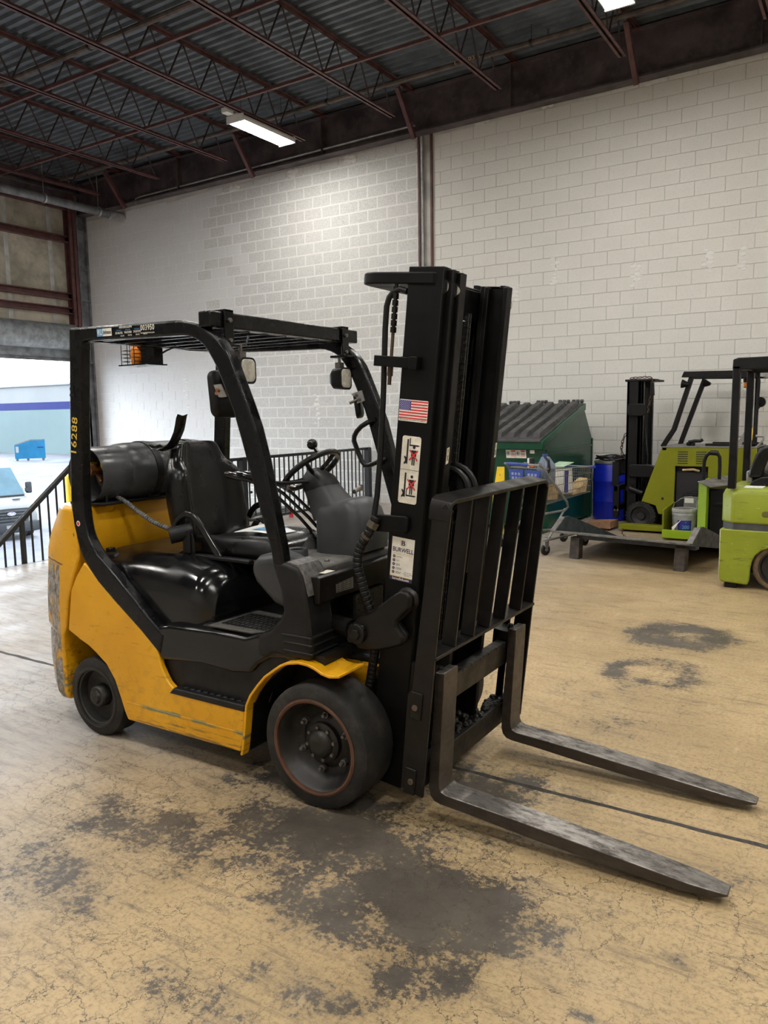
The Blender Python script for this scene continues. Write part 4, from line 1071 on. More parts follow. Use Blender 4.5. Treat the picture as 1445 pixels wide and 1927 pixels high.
mboth('inner_mast_rail', lambda: rail(2.758, -.01, .100, .04, 2.098, .016, .020, .050), M['mast_black'], bevel=.003)
for t_, dy, s_ in ((2.04, .034, .045), (2.03, .068, .07)):
    mboth('mast_roller', lambda: mb().cyl((s_ - .002, 2.69 + dy - .012, t_), (s_ - .002, 2.69 + dy + .014, t_), .032, 18), M['chrome'])
obj('mast_top_bracket', mb().prism([(-.335, 2.78), (-.325, 2.73), (-.295, 2.70), (-.25, 2.688), (.02, 2.682), (.046, 2.70), (.046, 2.72), (-.06, 2.76), (-.06, 3.25), (.046, 3.29), (.046, 3.31), (.02, 3.328), (-.25, 3.322), (-.295, 3.31), (-.325, 3.28), (-.335, 3.23)], 2.046, 2.092, 'z'), M['mast_black'], FL, bevel=.006)
obj('mast_crossmember', mb().box(-.11, -.07, 2.70, 3.31, 1.73, 1.77), M['mast_black'], FL, bevel=.004)
for q_ in ((-.08, -.05, 2.75, 3.26, 1.95, 2.08), (-.12, -.06, 2.70, 3.31, .25, .42), (-.06, -.03, 2.74, 3.27, .95, 1.05)): obj('mast_crossmember', mb().box(*q_), M['mast_black'], FL, bevel=.004)
ub = obj('hose_bracket', mb().box(-.207, -.01, 2.660, 2.690, 1.726, 1.768).box(-.04, -.005, 2.652, 2.690, 1.722, 1.772), M['mast_black'], FL, bevel=.003)
obj('chain_anchor', mb().cyl((-.150, 2.70, 1.728), (-.150, 2.70, 1.69), .013, 6).cyl((-.150, 2.70, 1.69), (-.15, 2.70, 1.655), .008, 8).cyl((-.150, 2.70, 1.768), (-.150, 2.70, 1.86), .007, 8), plain('rusty_anchor', (.10, .065, .04), .5, .5, .3, 30), ub, smooth=30)
obj('hose_bracket', mb().prism([(-.158, 1.128), (-.01, 1.143), (.004, 1.135), (.004, 1.085), (-.005, 1.073), (-.152, 1.058)], 2.668, 2.690), M['mast_black'], FL, bevel=.004)
# leaf chain behind the mast
b = mb()
t_ = 1.86
while t_ < 2.03:
    b.box(-.158, -.142, 2.690, 2.695, t_, t_ + .022).box(-.158, -.142, 2.705, 2.710, t_, t_ + .022); b.box(-.156, -.144, 2.696, 2.704, t_ + .012, t_ + .034); t_ += .026
obj('lift_chain', b, M['mast_rusty'], FL, smooth=0, kind='stuff')
b = mb()
for y in (2.905, 2.925):
    t_ = .25
    while t_ < 1.95:
        b.box(.055, .073, y, y + .006, t_, t_ + .020); b.box(.057, .071, y + .007, y + .012, t_ + .011, t_ + .031); t_ += .024
obj('lift_chain', b, M['grease'], FL, smooth=0, kind='stuff')
obj('lift_cylinder', mb().cyl((-.02, 2.86, .05), (-.02, 2.86, 1.28), .045, 18).cyl((-.02, 2.86, 1.26), (-.02, 2.86, 1.32), .052, 18), M['mast_black'], FL)
obj('cylinder_rod', mb().cyl((-.02, 2.86, 1.30), (-.02, 2.86, 1.95), .024, 14).cyl((-.02, 2.86, 1.93), (-.02, 2.86, 2.02), .045, 14), M['chrome'], FL)
obj('side_lift_cylinder', mb().cyl((-.10, 2.78, .05), (-.10, 2.78, 1.7), .03, 14).cyl((-.10, 3.23, .05), (-.10, 3.23, 1.95), .03, 14), M['mast_black'], FL)
hr = obj('hose_sheave', mb().lathe([(.02, 2.93), (.075, 2.93), (.088, 2.935), (.078, 2.945), (.088, 2.955), (.075, 2.96), (.02, 2.96)], (.05, 0, 1.235), (0, 1, 0), 28), M['grease'], FL)
obj('sheave_hose', mb().tube([(.13, 2.90, .95), (.14, 2.90, 1.10)] + [(.05 + .095 * math.cos(a * PI / 12), 2.90, 1.235 + .095 * math.sin(a * PI / 12)) for a in range(0, 13)] + [(-.045, 2.90, .6)], .014, 8), M['hose'], FL)
obj('sheave_hose', mb().tube([(.155, 2.925, .9), (.165, 2.925, 1.10)] + [(.055 + .112 * math.cos(a * PI / 12), 2.925, 1.24 + .105 * math.sin(a * PI / 12)) for a in range(0, 13)] + [(-.06, 2.925, .6)], .014, 8), M['hose'], FL)
obj('mast_hose', mb().tube([(-.10, 2.70, 2.02), (-.13, 2.70, 2.028), (-.160, 2.70, 2.018), (-.180, 2.70, 1.995), (-.189, 2.70, 1.96), (-.188, 2.70, 1.874), (-.180, 2.70, 1.72), (-.173, 2.70, 1.584), (-.165, 2.695, 1.35), (-.163, 2.69, 1.2), (-.16, 2.67, 1.10)], .012, 10), M['hose'], FL)
lh = [(-.14, 2.66, 1.12), (-.150, 2.65, 1.085), (-.172, 2.645, 1.03), (-.190, 2.64, 1.0), (-.200, 2.635, .955), (-.196, 2.63, .91), (-.178, 2.63, .865), (-.155, 2.635, .80), (-.131, 2.65, .733), (-.11, 2.68, .66), (-.11, 2.68, .55), (-.13, 2.69, .40), (-.16, 2.70, .25)]
lq = resample(lh, .004)
ho = obj('tilt_hose', mb().tube(lq, .019, 10, radii=[.0205 if k % 5 else .0175 for k in range(len(lq))]), M['hose'], FL)
obj('hose_fitting', mb().cyl((-.152, 2.648, 1.075), (-.184, 2.642, 1.01), .017, 8).cyl((-.145, 2.655, 1.10), (-.155, 2.648, 1.075), .026, 6).cyl((-.168, 2.646, 1.04), (-.174, 2.645, 1.03), .024, 8), plain('olive_fitting', (.10, .085, .06), .45, .5, .3, 30), ho, smooth=30)
# tilt lug: cast arm from the mast back to the tilt cylinder
LUG = [(-.205, .62), (-.203, .656), (-.172, .692), (-.102, .737), (-.017, .82), (.016, .846), (.045, .846), (.064, .831), (.064, .783), (.03, .745), (.012, .722), (.011, .69), (.048, .661), (.044, .625), (-.01, .597), (-.071, .57), (-.161, .557), (-.19, .575)]
def lug():
    b = mb().prism(LUG, 2.625, 2.66); 
    return b.prism([(-.03, .80), (.02, .84), (.064, .825), (.06, .775), (.0, .70), (.044, .66), (.04, .625), (-.05, .62), (-.03, .70)], 2.655, 2.692)
l1, l2 = mboth('tilt_lug', lug, M['mast_rusty'], bevel=.010, seg=3)
obj('pin', mb().cyl((-.165, 2.63, .625), (-.165, 2.602, .625), .042, 16).cyl((-.165, 2.61, .625), (-.165, 2.592, .625), .024, 6).cyl((-.195, 2.63, .595), (-.195, 2.606, .595), .016, 6).cyl((-.14, 2.63, .655), (-.14, 2.606, .655), .014, 6), M['mast_rusty'], l1, bevel=.003)
obj('bead', mb().lathe([(.044, 2.685), (.050, 2.680), (.050, 2.672), (.040, 2.66)], (.030, 0, .805), (0, 1, 0), 18), M['mast_rusty'], l1)
mboth('tilt_cylinder', lambda: mb().cyl((-.165, 2.645, .625), (-.235, 2.66, .625), .020, 12).cyl((-.22, 2.66, .622), (-.45, 2.72, .60), .04, 16), M['mast_rusty'])
# writing on the near rail
yd = 2.6895
def md(y, pts): return B().add([TM(s, y, t) for s, t in pts], [tuple(range(len(pts)))])
def mquad(s0, s1, t0, t1, y): return md(y, [(s0, t0), (s1, t0), (s1, t1), (s0, t1)])
def mlet(b, txt, s, t, y, size, width, **kw):
    o = TM(s, y, t); ex_ = (math.cos(TH), 0, -math.sin(TH)); ey_ = (math.sin(TH), 0, math.cos(TH))
    letters(b, txt, o, ex_, ey_, size, width, **kw)
def rr2(s0, s1, t0, t1, r): return round_rect((s0 + s1) / 2, (t0 + t1) / 2, (s1 - s0) / 2, (t1 - t0) / 2, r)
obj('flag_sticker', md(yd - .0004, rr2(-.088, .042, 1.520, 1.605, .004)), M['sticker_white'], r1, smooth=0)
b = B(); hh = (1.602 - 1.530) / 13
for k in range(0, 13, 2):
    a0 = -.087 if k > 6 else -.035
    t1_ = 1.602 - k * hh
    b.add([TM(a0, yd - .0010, t1_ - hh), TM(.041, yd - .0010, t1_ - hh), TM(.041, yd - .0010, t1_), TM(a0, yd - .0010, t1_)], [(0, 1, 2, 3)])
obj('flag_stripes', b, M['ink_red'], r1, smooth=0)
obj('flag_canton', mquad(-.087, -.035, 1.602 - 7 * hh, 1.602, yd - .0010), M['ink_blue'], r1, smooth=0)
b = B()
for rw in range(9):
    for cl_ in range(6 - rw % 2):
        s_ = -.0825 + cl_ * .0084 + (rw % 2) * .0042; t_ = 1.5985 - rw * .0041
        st_ = []
        for q in range(10):
            rr_ = .0021 if q % 2 == 0 else .0009
            a = PI / 2 + q * PI / 5
            st_.append(TM(s_ + rr_ * math.cos(a), yd - .0016, t_ + rr_ * math.sin(a)))
        b.add(st_, [tuple(range(10))])
obj('flag_stars', b, M['sticker_white'], r1, smooth=0)
b = B(); mlet(b, 'MADE BY AND FOR SUPPORTING AMERICA', -.023, 1.5255, yd - .0010, .006, .118, bold=.01)
obj('lettering', b, M['ink'], r1, smooth=0)
# pictogram sticker: nobody under or on the forks
obj('warning_sticker', md(yd - .0004, rr2(-.062, .024, 1.192, 1.463, .010)), M['sticker_old'], r1, smooth=0)
def picto(b, red, t0, up):
    s_ = lambda a: -.062 + a * .086
    q = lambda pts: b.add([TM(s_(a), yd - .0010, t0 + c) for a, c in pts], [tuple(range(len(pts)))])
    q([(.27, .020), (.36, .020), (.36, .118), (.27, .118)])
    fz = .100 if up else .032
    q([(.40, fz - .008), (.45, fz - .008), (.45, fz + .024), (.40, fz + .024)]); q([(.40, fz - .008), (.86, fz - .008), (.96, fz - .004), (.86, fz - .002), (.40, fz - .002)])
    pz = .0 if up else .026 - .010
    pz += .012
    b.add([TM(s_(.66) + .0066 * math.cos(a * PI / 8), yd - .0010, t0 + pz + .076 + .0066 * math.sin(a * PI / 8)) for a in range(16)], [tuple(range(16))])
    q([(.52, pz + .064), (.80, pz + .064), (.80, pz + .040), (.74, pz + .038), (.74, pz + .004), (.68, pz + .004), (.67, pz + .034), (.65, pz + .034), (.64, pz + .004), (.58, pz + .004), (.58, pz + .038), (.52, pz + .040)])
    ring = [(.16 + .15 * math.cos(a), .034 + .017 * math.sin(a)) for a in [PI / 2 - k * PI / 8 for k in range(9)]]
    inn = [(.16 + .06 * math.cos(a), .034 + .008 * math.sin(a)) for a in [PI / 2 - k * PI / 8 for k in range(9)]]
    for k in range(8): q([ring[k], ring[k + 1], inn[k + 1], inn[k]])
    for sg in (1, -1):
        red.add([TM(s_(.66) + a, yd - .0016 - (.0003 if sg < 0 else 0), t0 + pz + .044 + c * sg) for a, c in ((-.021, -.018), (-.017, -.022), (.021, .018), (.017, .022))], [(0, 1, 2, 3)])
b = B(); red = B()
picto(b, red, 1.332, True); picto(b, red, 1.198, False)
b.add([TM(-.061, yd - .0010, 1.3275), TM(.023, yd - .0010, 1.3275), TM(.023, yd - .0010, 1.3288), TM(-.061, yd - .0010, 1.3288)], [(0, 1, 2, 3)])
obj('pictograms', b, M['ink'], r1, smooth=0)
obj('red_crosses', red, M['ink_red'], r1, smooth=0)
# dealer sticker
obj('dealer_sticker', mquad(-.073, .033, .884, 1.049, yd - .0004), M['sticker_white'], r1, smooth=0)
obj('sticker_foot', mquad(-.073, .033, .868, .884, yd - .0004), M['ink_navy'], r1, smooth=0)
obj('sticker_line', mquad(-.073, .033, .8835, .8865, yd - .0008), M['ink_gold'], r1, smooth=0)
b = B(); mlet(b, 'burwellmh.com', -.020, .876, yd - .0010, .015, .078, bold=.02)
obj('lettering', b, M['sticker_white'], r1, smooth=0)
b = B(); mlet(b, 'BURWELL', -.019, .997, yd - .0010, .026, .098, bold=.02); mlet(b, 'B', -.020, 1.026, yd - .0010, .026, .019, bold=.03)
for k, wds in enumerate((('EQUIPMENT',), ('PARTS',), ('SALES &', 'SERVICE'), ('EXTENDED', 'WARRANTY'), ('OPERATOR', 'TRAINING'))):
    t_ = .968 - k * .0165
    b.add([TM(-.058 + .0063 * math.cos(a * PI / 8), yd - .0010, t_ + .0063 * math.sin(a * PI / 8)) for a in range(16)], [tuple(range(16))])
    for q, wd_ in enumerate(wds): mlet(b, wd_, -.047, t_ + (.0025 if len(wds) > 1 else 0) - q * .005, yd - .0010, .0052, None, align='LEFT', bold=.01)
for q, wd_ in enumerate(('Scan the code', 'to get more service', 'information')): mlet(b, wd_, .010, .908 - q * .0065, yd - .0010, .0058, None, bold=.01)
obj('lettering', b, M['ink_navy'], r1, smooth=0)
b = B()
hx = [(-.020 + .0165 * math.cos(PI / 2 + k * PI / 3), 1.026 + .0165 * math.sin(PI / 2 + k * PI / 3)) for k in range(6)]; hi = [(-.020 + .0148 * math.cos(PI / 2 + k * PI / 3), 1.026 + .0148 * math.sin(PI / 2 + k * PI / 3)) for k in range(6)]
for k in range(6): b.add([TM(p[0], yd - .0010, p[1]) for p in (hx[k], hx[(k + 1) % 6], hi[(k + 1) % 6], hi[k])], [(0, 1, 2, 3)])
mlet(b, 'MATERIAL HANDLING', -.019, .982, yd - .0010, .0065, .094)
b.add([TM(s, yd - .0010, t) for s, t in ((-.066, .9765), (.028, .9765), (.028, .9772), (-.066, .9772))], [(0, 1, 2, 3)])
for k in range(5):
    t_ = .968 - k * .0165
    b.add([TM(-.058 + .0028 * math.cos(a * PI / 3 + k), yd - .0014, t_ + .0028 * math.sin(a * PI / 3 + k)) for a in range(6)], [tuple(range(6))])
obj('sticker_emblem', b, M['ink_gold'], r1, smooth=0)
# small torn hazard labels on the front flanges
for y in (2.775, 3.235):
    lb = obj('hazard_label', B().add([TM(.1008, y - .010, 1.36), TM(.1008, y + .012, 1.365), TM(.1008, y + .012, 1.43), TM(.1008, y - .010, 1.425)], [(0, 1, 2, 3)]), M['sticker_old'], FL, smooth=0)
    b = B()
    letters(b, 'X', TM(.1014, y + .001, 1.385), (0, 1, 0), (math.sin(TH), 0, math.cos(TH)), .03, .016, bold=.04)
    letters(b, '!', TM(.1014, y + .001, 1.412), (0, 1, 0), (math.sin(TH), 0, math.cos(TH)), .022, .005, bold=.04)
    obj('lettering', b, M['ink'], lb, smooth=0)
obj('rail_label', mb().add([(-.0935, 2.70, 1.20), (-.0935, 2.712, 1.20), (-.0935, 2.712, 1.42), (-.0935, 2.70, 1.42)], [(0, 1, 2, 3)]), M['sticker_old'], FL, smooth=0)

# ---- carriage, backrest, forks
obj('carriage_bar', mb().box(.165, .215, 2.52, 3.50, .386, .498), M['mast_rusty'], FL, bevel=.004)
b = mb()
for k in range(8): b.box(.19, .217, 2.70 + k * .085, 2.712 + k * .085, .485, .499)
obj('bar_notches', b, M['ink'], FL, smooth=0, kind='stuff')
obj('carriage_bar', mb().box(.165, .215, 2.52, 3.50, .070, .180), M['mast_rusty'], FL, bevel=.004)
random.seed(5)
b = mb()
for k in range(60): b.ball((random.uniform(.15, .20), random.uniform(2.72, 3.40), .185 + random.uniform(-.006, .008)), random.uniform(.008, .020), 6, 4)
for k in range(30): b.ball((random.uniform(.12, .16), random.uniform(2.85, 3.05), .20 + random.uniform(-.01, .02)), random.uniform(.010, .022), 6, 4)
obj('grease_crust', b, M['grease'], FL, kind='stuff')
mboth('carriage_upright', lambda: mb().box(.05, .165, 2.83, 2.86, .04, .60), M['mast_black'], bevel=.004)
def post():
    return mb().prism([(.186, 1.20), (.170, .70), (.164, .50), (.146, .478), (.150, .085), (.20, .078), (.249, .07), (.249, .12), (.249, .65), (.255, 1.04), (.262, 1.225), (.24, 1.25)], 2.528, 2.542)
P1 = obj('backrest_post', post(), M['mast_rusty'], FL, bevel=.002)
P2b = post(); P2b.v = [(x, 6.062 - y, z) for x, y, z in P2b.v]; P2b.f = [tuple(reversed(f)) for f in P2b.f]
P2 = obj('backrest_post', P2b, M['mast_rusty'], FL, bevel=.002)
obj('bolt', mb().cyl((.188, 2.528, .435), (.188, 2.514, .435), .013, 8).cyl((.197, 2.528, .127), (.197, 2.514, .127), .013, 8), plain('rusty_bolt', (.12, .085, .06), .5, .4, .3, 30), P1, bevel=.002)
obj('backrest_top', mb().strip([(.215, 2.535, 1.18), (.215, 2.535, 1.225), (.215, 2.545, 1.248), (.215, 2.57, 1.258), (.215, 2.80, 1.258), (.215, 3.495, 1.258), (.215, 3.52, 1.248), (.215, 3.530, 1.225), (.215, 3.530, 1.18)], .016, .088, (math.cos(TH), 0, -math.sin(TH))), M['mast_rusty'], FL, bevel=.003)
bars = []
for yb, yt in ((2.692, 2.715), (2.857, 2.878), (3.014, 3.050), (3.178, 3.225), (3.362, 3.395)):
    obj('backrest_bar', mb().add([(.194, yb - .006, .655), (.254, yb - .006, .655), (.254, yb + .006, .655), (.194, yb + .006, .655), (.198, yt - .006, 1.25), (.258, yt - .006, 1.25), (.258, yt + .006, 1.25), (.198, yt + .006, 1.25)],
        [(3, 2, 1, 0), (4, 5, 6, 7), (0, 1, 5, 4), (1, 2, 6, 5), (2, 3, 7, 6), (3, 0, 4, 7)]), M['mast_rusty'], FL, bevel=.002)
obj('backrest_rail', mb().box(.168, .256, 2.53, 3.532, .640, .654), M['mast_rusty'], FL, bevel=.003)
obj('backrest_brace', mb().box(.14, .17, 2.55, 2.57, .09, .60), M['mast_black'], FL, smooth=0)
obj('backrest_brace', mb().box(.14, .17, 3.44, 3.46, .09, .60), M['mast_black'], FL, smooth=0)
def fork(yc):
    """L-shaped fork, s along the blade, t up"""
    top = [(.232, .562), (.254, .566), (.258, .50), (.266, .30), (.274, .12), (.278, .09), (.287, .074), (.305, .068), (.60, .078), (1.00, .086), (1.24, .088), (1.325, .087), (1.354, .086)]
    bot = [(1.356, .079), (1.315, .065), (1.21, .052), (.95, .037), (.65, .026), (.40, .024), (.29, .020), (.262, .024), (.243, .040), (.233, .066), (.228, .15), (.222, .40), (.215, .562)]
    hw = lambda s: .060 if s < 1.16 else .060 - .028 * ((s - 1.16) / .196) ** 2
    n1, n2 = len(top), len(bot)
    poly = top + bot
    def w_(p): return hw(p[0])
    vs = [TM(p[0], yc - w_(p), p[1]) for p in poly] + [TM(p[0], yc + w_(p), p[1]) for p in poly]
    n = len(poly)
    fs = []
    ordt = list(range(n1)); ordb = list(range(n - 1, n1 - 1, -1))
    m_ = min(n1, n2)
    for k in range(m_ - 1):
        for off, rev in ((0, False), (n, True)):
            f = (ordt[k] + off, ordt[k + 1] + off, ordb[k + 1] + off, ordb[k] + off)
            fs.append(tuple(reversed(f)) if rev else f)
    for i in range(n):
        j = (i + 1) % n
        fs.append((i, j, n + j, n + i))
    return B().add(vs, fs)
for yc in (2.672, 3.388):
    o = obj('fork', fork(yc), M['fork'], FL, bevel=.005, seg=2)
    obj('fork_hook', mb().box(.14, .235, yc - .058, yc + .058, .500, .545).box(.14, .165, yc - .058, yc + .058, .455, .53).cyl((.21, yc - .02, .545), (.21, yc - .02, .575), .014, 8), M['mast_rusty'], o, bevel=.003)
# paper left on the seat
pp = B().grid(lambda u, v: (-2.80 + .24 * u + .02 * v, 2.96 + .27 * v + .03 * u, 1.050 + .010 * math.sin(u * 3 + v * 2) + .008 * v), 6, 6)
pr = obj('paper_sheet', pp, M['paper'])
tag(pr, 'white paper sheet with a blue stripe lying on the black forklift seat', 'paper')
obj('blue_stripe', B().grid(lambda u, v: (-2.72 + .08 * u + .02 * v, 3.01 + .18 * v + .02 * u, 1.0525 + .010 * math.sin((.35 + .33 * u) * 3 + (.2 + .66 * v) * 2) + .008 * (.2 + .66 * v)), 4, 4), M['ink_sky'], pr)
# ================================================================ things along the block wall, right
def frame(ox, oy, oz, ang):
    c, s = math.cos(ang), math.sin(ang)
    return lambda x, y, z: (ox + c * x - s * y, oy + s * x + c * y, oz + z)

def lime_mat(name, base, wear):
    t = NT(name)
    c = t.mix(t.step(t.noise(2.5, 4), .3, .7), tuple(k * .85 for k in base), base)
    if wear:
        c = t.mix(t.step(t.noise(11, 6, .75, vec=t.mapping((.35, 1, 4))), .58, .66, 0, .85), c, (.09, .10, .03))
        c = t.mix(t.step(t.noise(10, 6, .75, vec=t.mapping((.5, 1, 5), loc=(3, 1, 2))), .62, .66, 0, .9), c, (.70, .68, .60))
        c = t.mix(t.step(t.noise(22, 6, .8), .64, .70, 0, .8), c, (.72, .70, .62))
        x, y, z = t.xyz()
        edge = t.math('MULTIPLY', t.step(x, -.485, -.505, 0, 1), t.step(z, .56, .50, 0, 1))
        c = t.mix(t.math('MULTIPLY', edge, t.step(t.noise(18, 5, .8), .42, .5)), c, (.72, .70, .62))
    return t.fin(c, .42, spec=.4)
M['lime'] = lime_mat('lime_green_paint', (.205, .215, .003), False)
M['lime_bright'] = lime_mat('bright_lime_paint', (.26, .40, .008), False)
M['lime_worn'] = lime_mat('scratched_lime_paint', (.25, .30, .022), True)
M['dump_green'] = plain('dumpster_green', (.004, .062, .030), .24, 0, .06, 3, .05, (.02, .07, .045))
M['lid_grey'] = plain('black_plastic_lid', (.04, .04, .041), .5, 0, .25, 6, .3, (.09, .085, .08))
M['barrel_blue'] = plain('blue_barrel_plastic', (.004, .016, .40), .36, 0, .1, 5)
M['steel_blue'] = plain('dark_blue_ramp_steel', (.028, .038, .052), .5, .1, .4, 9, .5, (.10, .095, .085))
M['tread'] = plain('worn_tread_plate', (.15, .145, .135), .5, .3, .35, 12, .4, (.25, .23, .2), .4)
M['wood_dark'] = plain('weathered_block', (.06, .05, .045), .7, 0, .4, 14, .5, (.14, .12, .1))
M['wire'] = plain('galvanised_cart_wire', (.17, .17, .165), .42, .6, .2, 12)
M['cart_tube'] = plain('grey_cart_tube', (.21, .205, .195), .45, .4, .25, 9)
M['cart_blue'] = plain('blue_cart_plastic', (.02, .05, .30), .45, 0, .15, 7)
M['kraft'] = plain('kraft_paper', (.48, .34, .17), .75, 0, .25, 9)
M['white_plastic'] = plain('grey_white_bucket', (.40, .41, .40), .45, 0, .25, 6, .4, (.24, .23, .21))
M['chain_rust'] = plain('rusty_chain', (.085, .045, .028), .6, .4, .4, 25)
M['truck_black'] = plain('truck_black_steel', (.0045, .0045, .005), .42, 0, .4, 7, .15, (.02, .019, .018), spec=.28)
M['black_old_rubber'] = tire_mat('old_truck_tyre', (.009, .009, .009), (.03, .028, .025))
M['brown_tire'] = tire_mat('brown_dusty_tyre', (.10, .068, .04), (.20, .135, .08))

# ---- green dumpster
DX0, DX1 = -5.62, -3.74
dp = thing('dumpster', 'large dark green dumpster with sloped black ribbed lid against the wall', 'dumpster', (-4.68, 10.9, 0))
side = [(10.07, .06), (11.92, .03), (11.92, 1.21), (11.50, 1.70), (9.84, 1.22)]
obj('body', B().prism(side, DX0, DX1, 'x'), M['dump_green'], dp, bevel=.012)
obj('rim', B().prism([(9.80, 1.16), (9.80, 1.26), (11.52, 1.75), (11.52, 1.65)], DX1 - .05, DX1 + .025, 'x').box(DX0, DX1 + .02, 9.78, 9.86, 1.14, 1.25), M['dump_green'], dp, bevel=.01)
obj('side_seam', B().box(DX1, DX1 + .012, 9.95, 11.92, 1.10, 1.13).box(DX1 - .01, DX1 + .012, 11.89, 11.93, .05, 1.22), M['dump_green'], dp, bevel=.004)
def lid(xa, xb):
    sl = (1.75 - 1.27) / (11.52 - 9.80)
    o = obj('lid', B().add([(x, y, 1.275 + (y - 9.78) * sl + dz) for x in (xa, xb) for y, dz in ((9.76, -.035), (9.76, .0), (11.50, .0), (11.50, -.02))], [(0, 1, 2, 3), (7, 6, 5, 4), (0, 4, 5, 1), (1, 5, 6, 2), (2, 6, 7, 3), (3, 7, 4, 0)]), M['lid_grey'], dp, bevel=.012)
    n = 5
    for k in range(n):
        xc = xa + (k + .5) * (xb - xa) / n
        b = B()
        ys = [9.86, 9.90, 10.4, 10.46, 10.95, 11.01, 11.36, 11.40]; hs = [.0, .055, .055, .045, .045, .06, .06, .0]
        b.loft([[(xc - .060, y, 1.275 + (y - 9.78) * sl), (xc - .042, y, 1.275 + (y - 9.78) * sl + h), (xc + .042, y, 1.275 + (y - 9.78) * sl + h), (xc + .060, y, 1.275 + (y - 9.78) * sl)] for y, h in zip(ys, hs)])
        obj('lid_rib', b, M['lid_grey'], o, smooth=30)
    return o
lid(DX0 + .01, (DX0 + DX1) / 2 - .01); lid((DX0 + DX1) / 2 + .01, DX1 - .01)
for xc in (-5.3, -4.85, -4.40, -4.05, -3.84):
    b = B()
    for k in range(3): b.cyl((xc - .09 + k * .062, 11.53, 1.78), (xc - .045 + k * .062, 11.53, 1.78), .028, 8)
    obj('hinge', b, M['lid_grey'], dp, bevel=.004)
sk = obj('safety_sticker', B().add([(x, 9.84 + (1.22 - z) * .197 - .006, z) for x, z in ((-4.275, 1.02), (-3.985, 1.02), (-3.985, 1.13), (-4.275, 1.13))], [(0, 1, 2, 3)]), M['sticker_white'], dp, smooth=0)
def dq(b, x0, x1, z0, z1): b.add([(x, 9.84 + (1.22 - z) * .197 - .008, z) for x, z in ((x0, z0), (x1, z0), (x1, z1), (x0, z1))], [(0, 1, 2, 3)])
b = B()
for x in (-4.20, -4.06): dq(b, x, x + .062, 1.105, 1.124); dq(b, x, x + .062, 1.058, 1.064); dq(b, x, x + .055, 1.044, 1.050)
obj('red_print', b, M['ink_red'], sk, smooth=0)
b = B()
for x in (-4.24, -4.10): b.lathe([(.024, 0), (.029, 0), (.029, .001), (.024, .001)], (x, 9.855, 1.085), (0, 1, 0), 18); dq(b, x - .010, x + .006, 1.070, 1.10); dq(b, x - .014, x + .012, 1.083, 1.087)
for k in range(5): dq(b, -4.20, -4.145, 1.092 - k * .006, 1.0945 - k * .006); dq(b, -4.06, -4.005, 1.092 - k * .006, 1.0945 - k * .006)
dq(b, -4.137, -4.134, 1.02, 1.13)
obj('black_print', b, M['ink'], sk, smooth=0)
obj('serial_label', B().add([(x, 9.84 + (1.22 - z) * .197 - .006, z) for x, z in ((-3.93, 1.085), (-3.865, 1.085), (-3.865, 1.13), (-3.93, 1.13))], [(0, 1, 2, 3)]), M['sticker_white'], dp, smooth=0)
obj('foot', B().box(-3.9, -3.76, 9.95, 10.10, 0, .07).box(-3.86, -3.74, 11.78, 11.92, 0, .05), M['dump_green'], dp, bevel=.004)
obj('foot', B().box(-5.6, -5.46, 9.95, 10.10, 0, .07), M['dump_green'], dp, bevel=.004)

# ---- shopping cart
CA = math.atan2(.917, .40) - PI / 2
CF = frame(-3.50, 8.61, 0, CA)
ct = thing('shopping_cart', 'grey wire shopping cart with blue handle in front of the green dumpster', 'cart', (-3.5, 8.9, 0))
CB = lambda: B(CF)
hw0, hw1, L = .29, .22, .92
# frame tubes: handle, sides, base
obj('frame', CB().tube([(-.29, -.04, 1.03), (-.295, .0, 1.01), (-.30, .06, .94), (-.30, .40, .58), (-.29, .43, .52), (-.27, .40, .48), (-.24, .1, .46), (-.24, -.02, .45)], .014, 8), M['cart_tube'], ct)
obj('frame', CB().tube([(.29, -.04, 1.03), (.295, .0, 1.01), (.30, .06, .94), (.30, .40, .58), (.29, .43, .52), (.27, .40, .48), (.24, .1, .46), (.24, -.02, .45)], .014, 8), M['cart_tube'], ct)
obj('handle_bar', CB().cyl((-.29, -.04, 1.03), (.29, -.04, 1.03), .014, 10), M['cart_tube'], ct)
obj('handle_grip', CB().cyl((-.24, -.04, 1.03), (.10, -.04, 1.03), .019, 10), M['cart_blue'], ct)
obj('base_frame', CB().tube([(-.33, -.02, .16), (-.31, .2, .17), (-.17, .86, .17), (.17, .86, .17), (.31, .2, .17), (.33, -.02, .16)], .013, 8).cyl((-.30, .2, .17), (.30, .2, .17), .010, 8).cyl((-.27, .40, .50), (-.30, .1, .17), .012, 8).cyl((.27, .40, .50), (.30, .1, .17), .012, 8), M['cart_tube'], ct)
b = CB()
zt0, zt1, zb0, zb1 = .985, .965, .56, .66
def side_pt(sx, u, v):
    y = .03 + (L - .03) * u; h = hw0 + (hw1 - hw0) * u; zt = zt0 + (zt1 - zt0) * u; zb = zb0 + (zb1 - zb0) * u
    return (sx * (h - .03 * (1 - v)), y, zb + (zt - zb) * v)
for sx in (-1, 1):
    for k in range(31): b.cyl(side_pt(sx, k / 30, 0), side_pt(sx, k / 30, 1), .0028, 4)
    for v in (0, .25, .5, .75, .93): b.cyl(side_pt(sx, 0, v), side_pt(sx, 1, v), .0032, 4)
for k in range(15):
    q = -1 + 2 * k / 14
    b.cyl((q * .19, L, zb1), (q * hw1, L, zt1), .0028, 4); b.cyl((q * .26, .03, zb0), (q * .19, L, zb1), .0028, 4); b.cyl((q * .26, .03, zb0), (q * hw0, .03, zt0), .0028, 4)
for v in (.0, .25, .5, .75): b.cyl((-hw1 + .03 * (1 - v), L, zb1 + (zt1 - zb1) * v), (hw1 - .03 * (1 - v), L, zb1 + (zt1 - zb1) * v), .0032, 4)
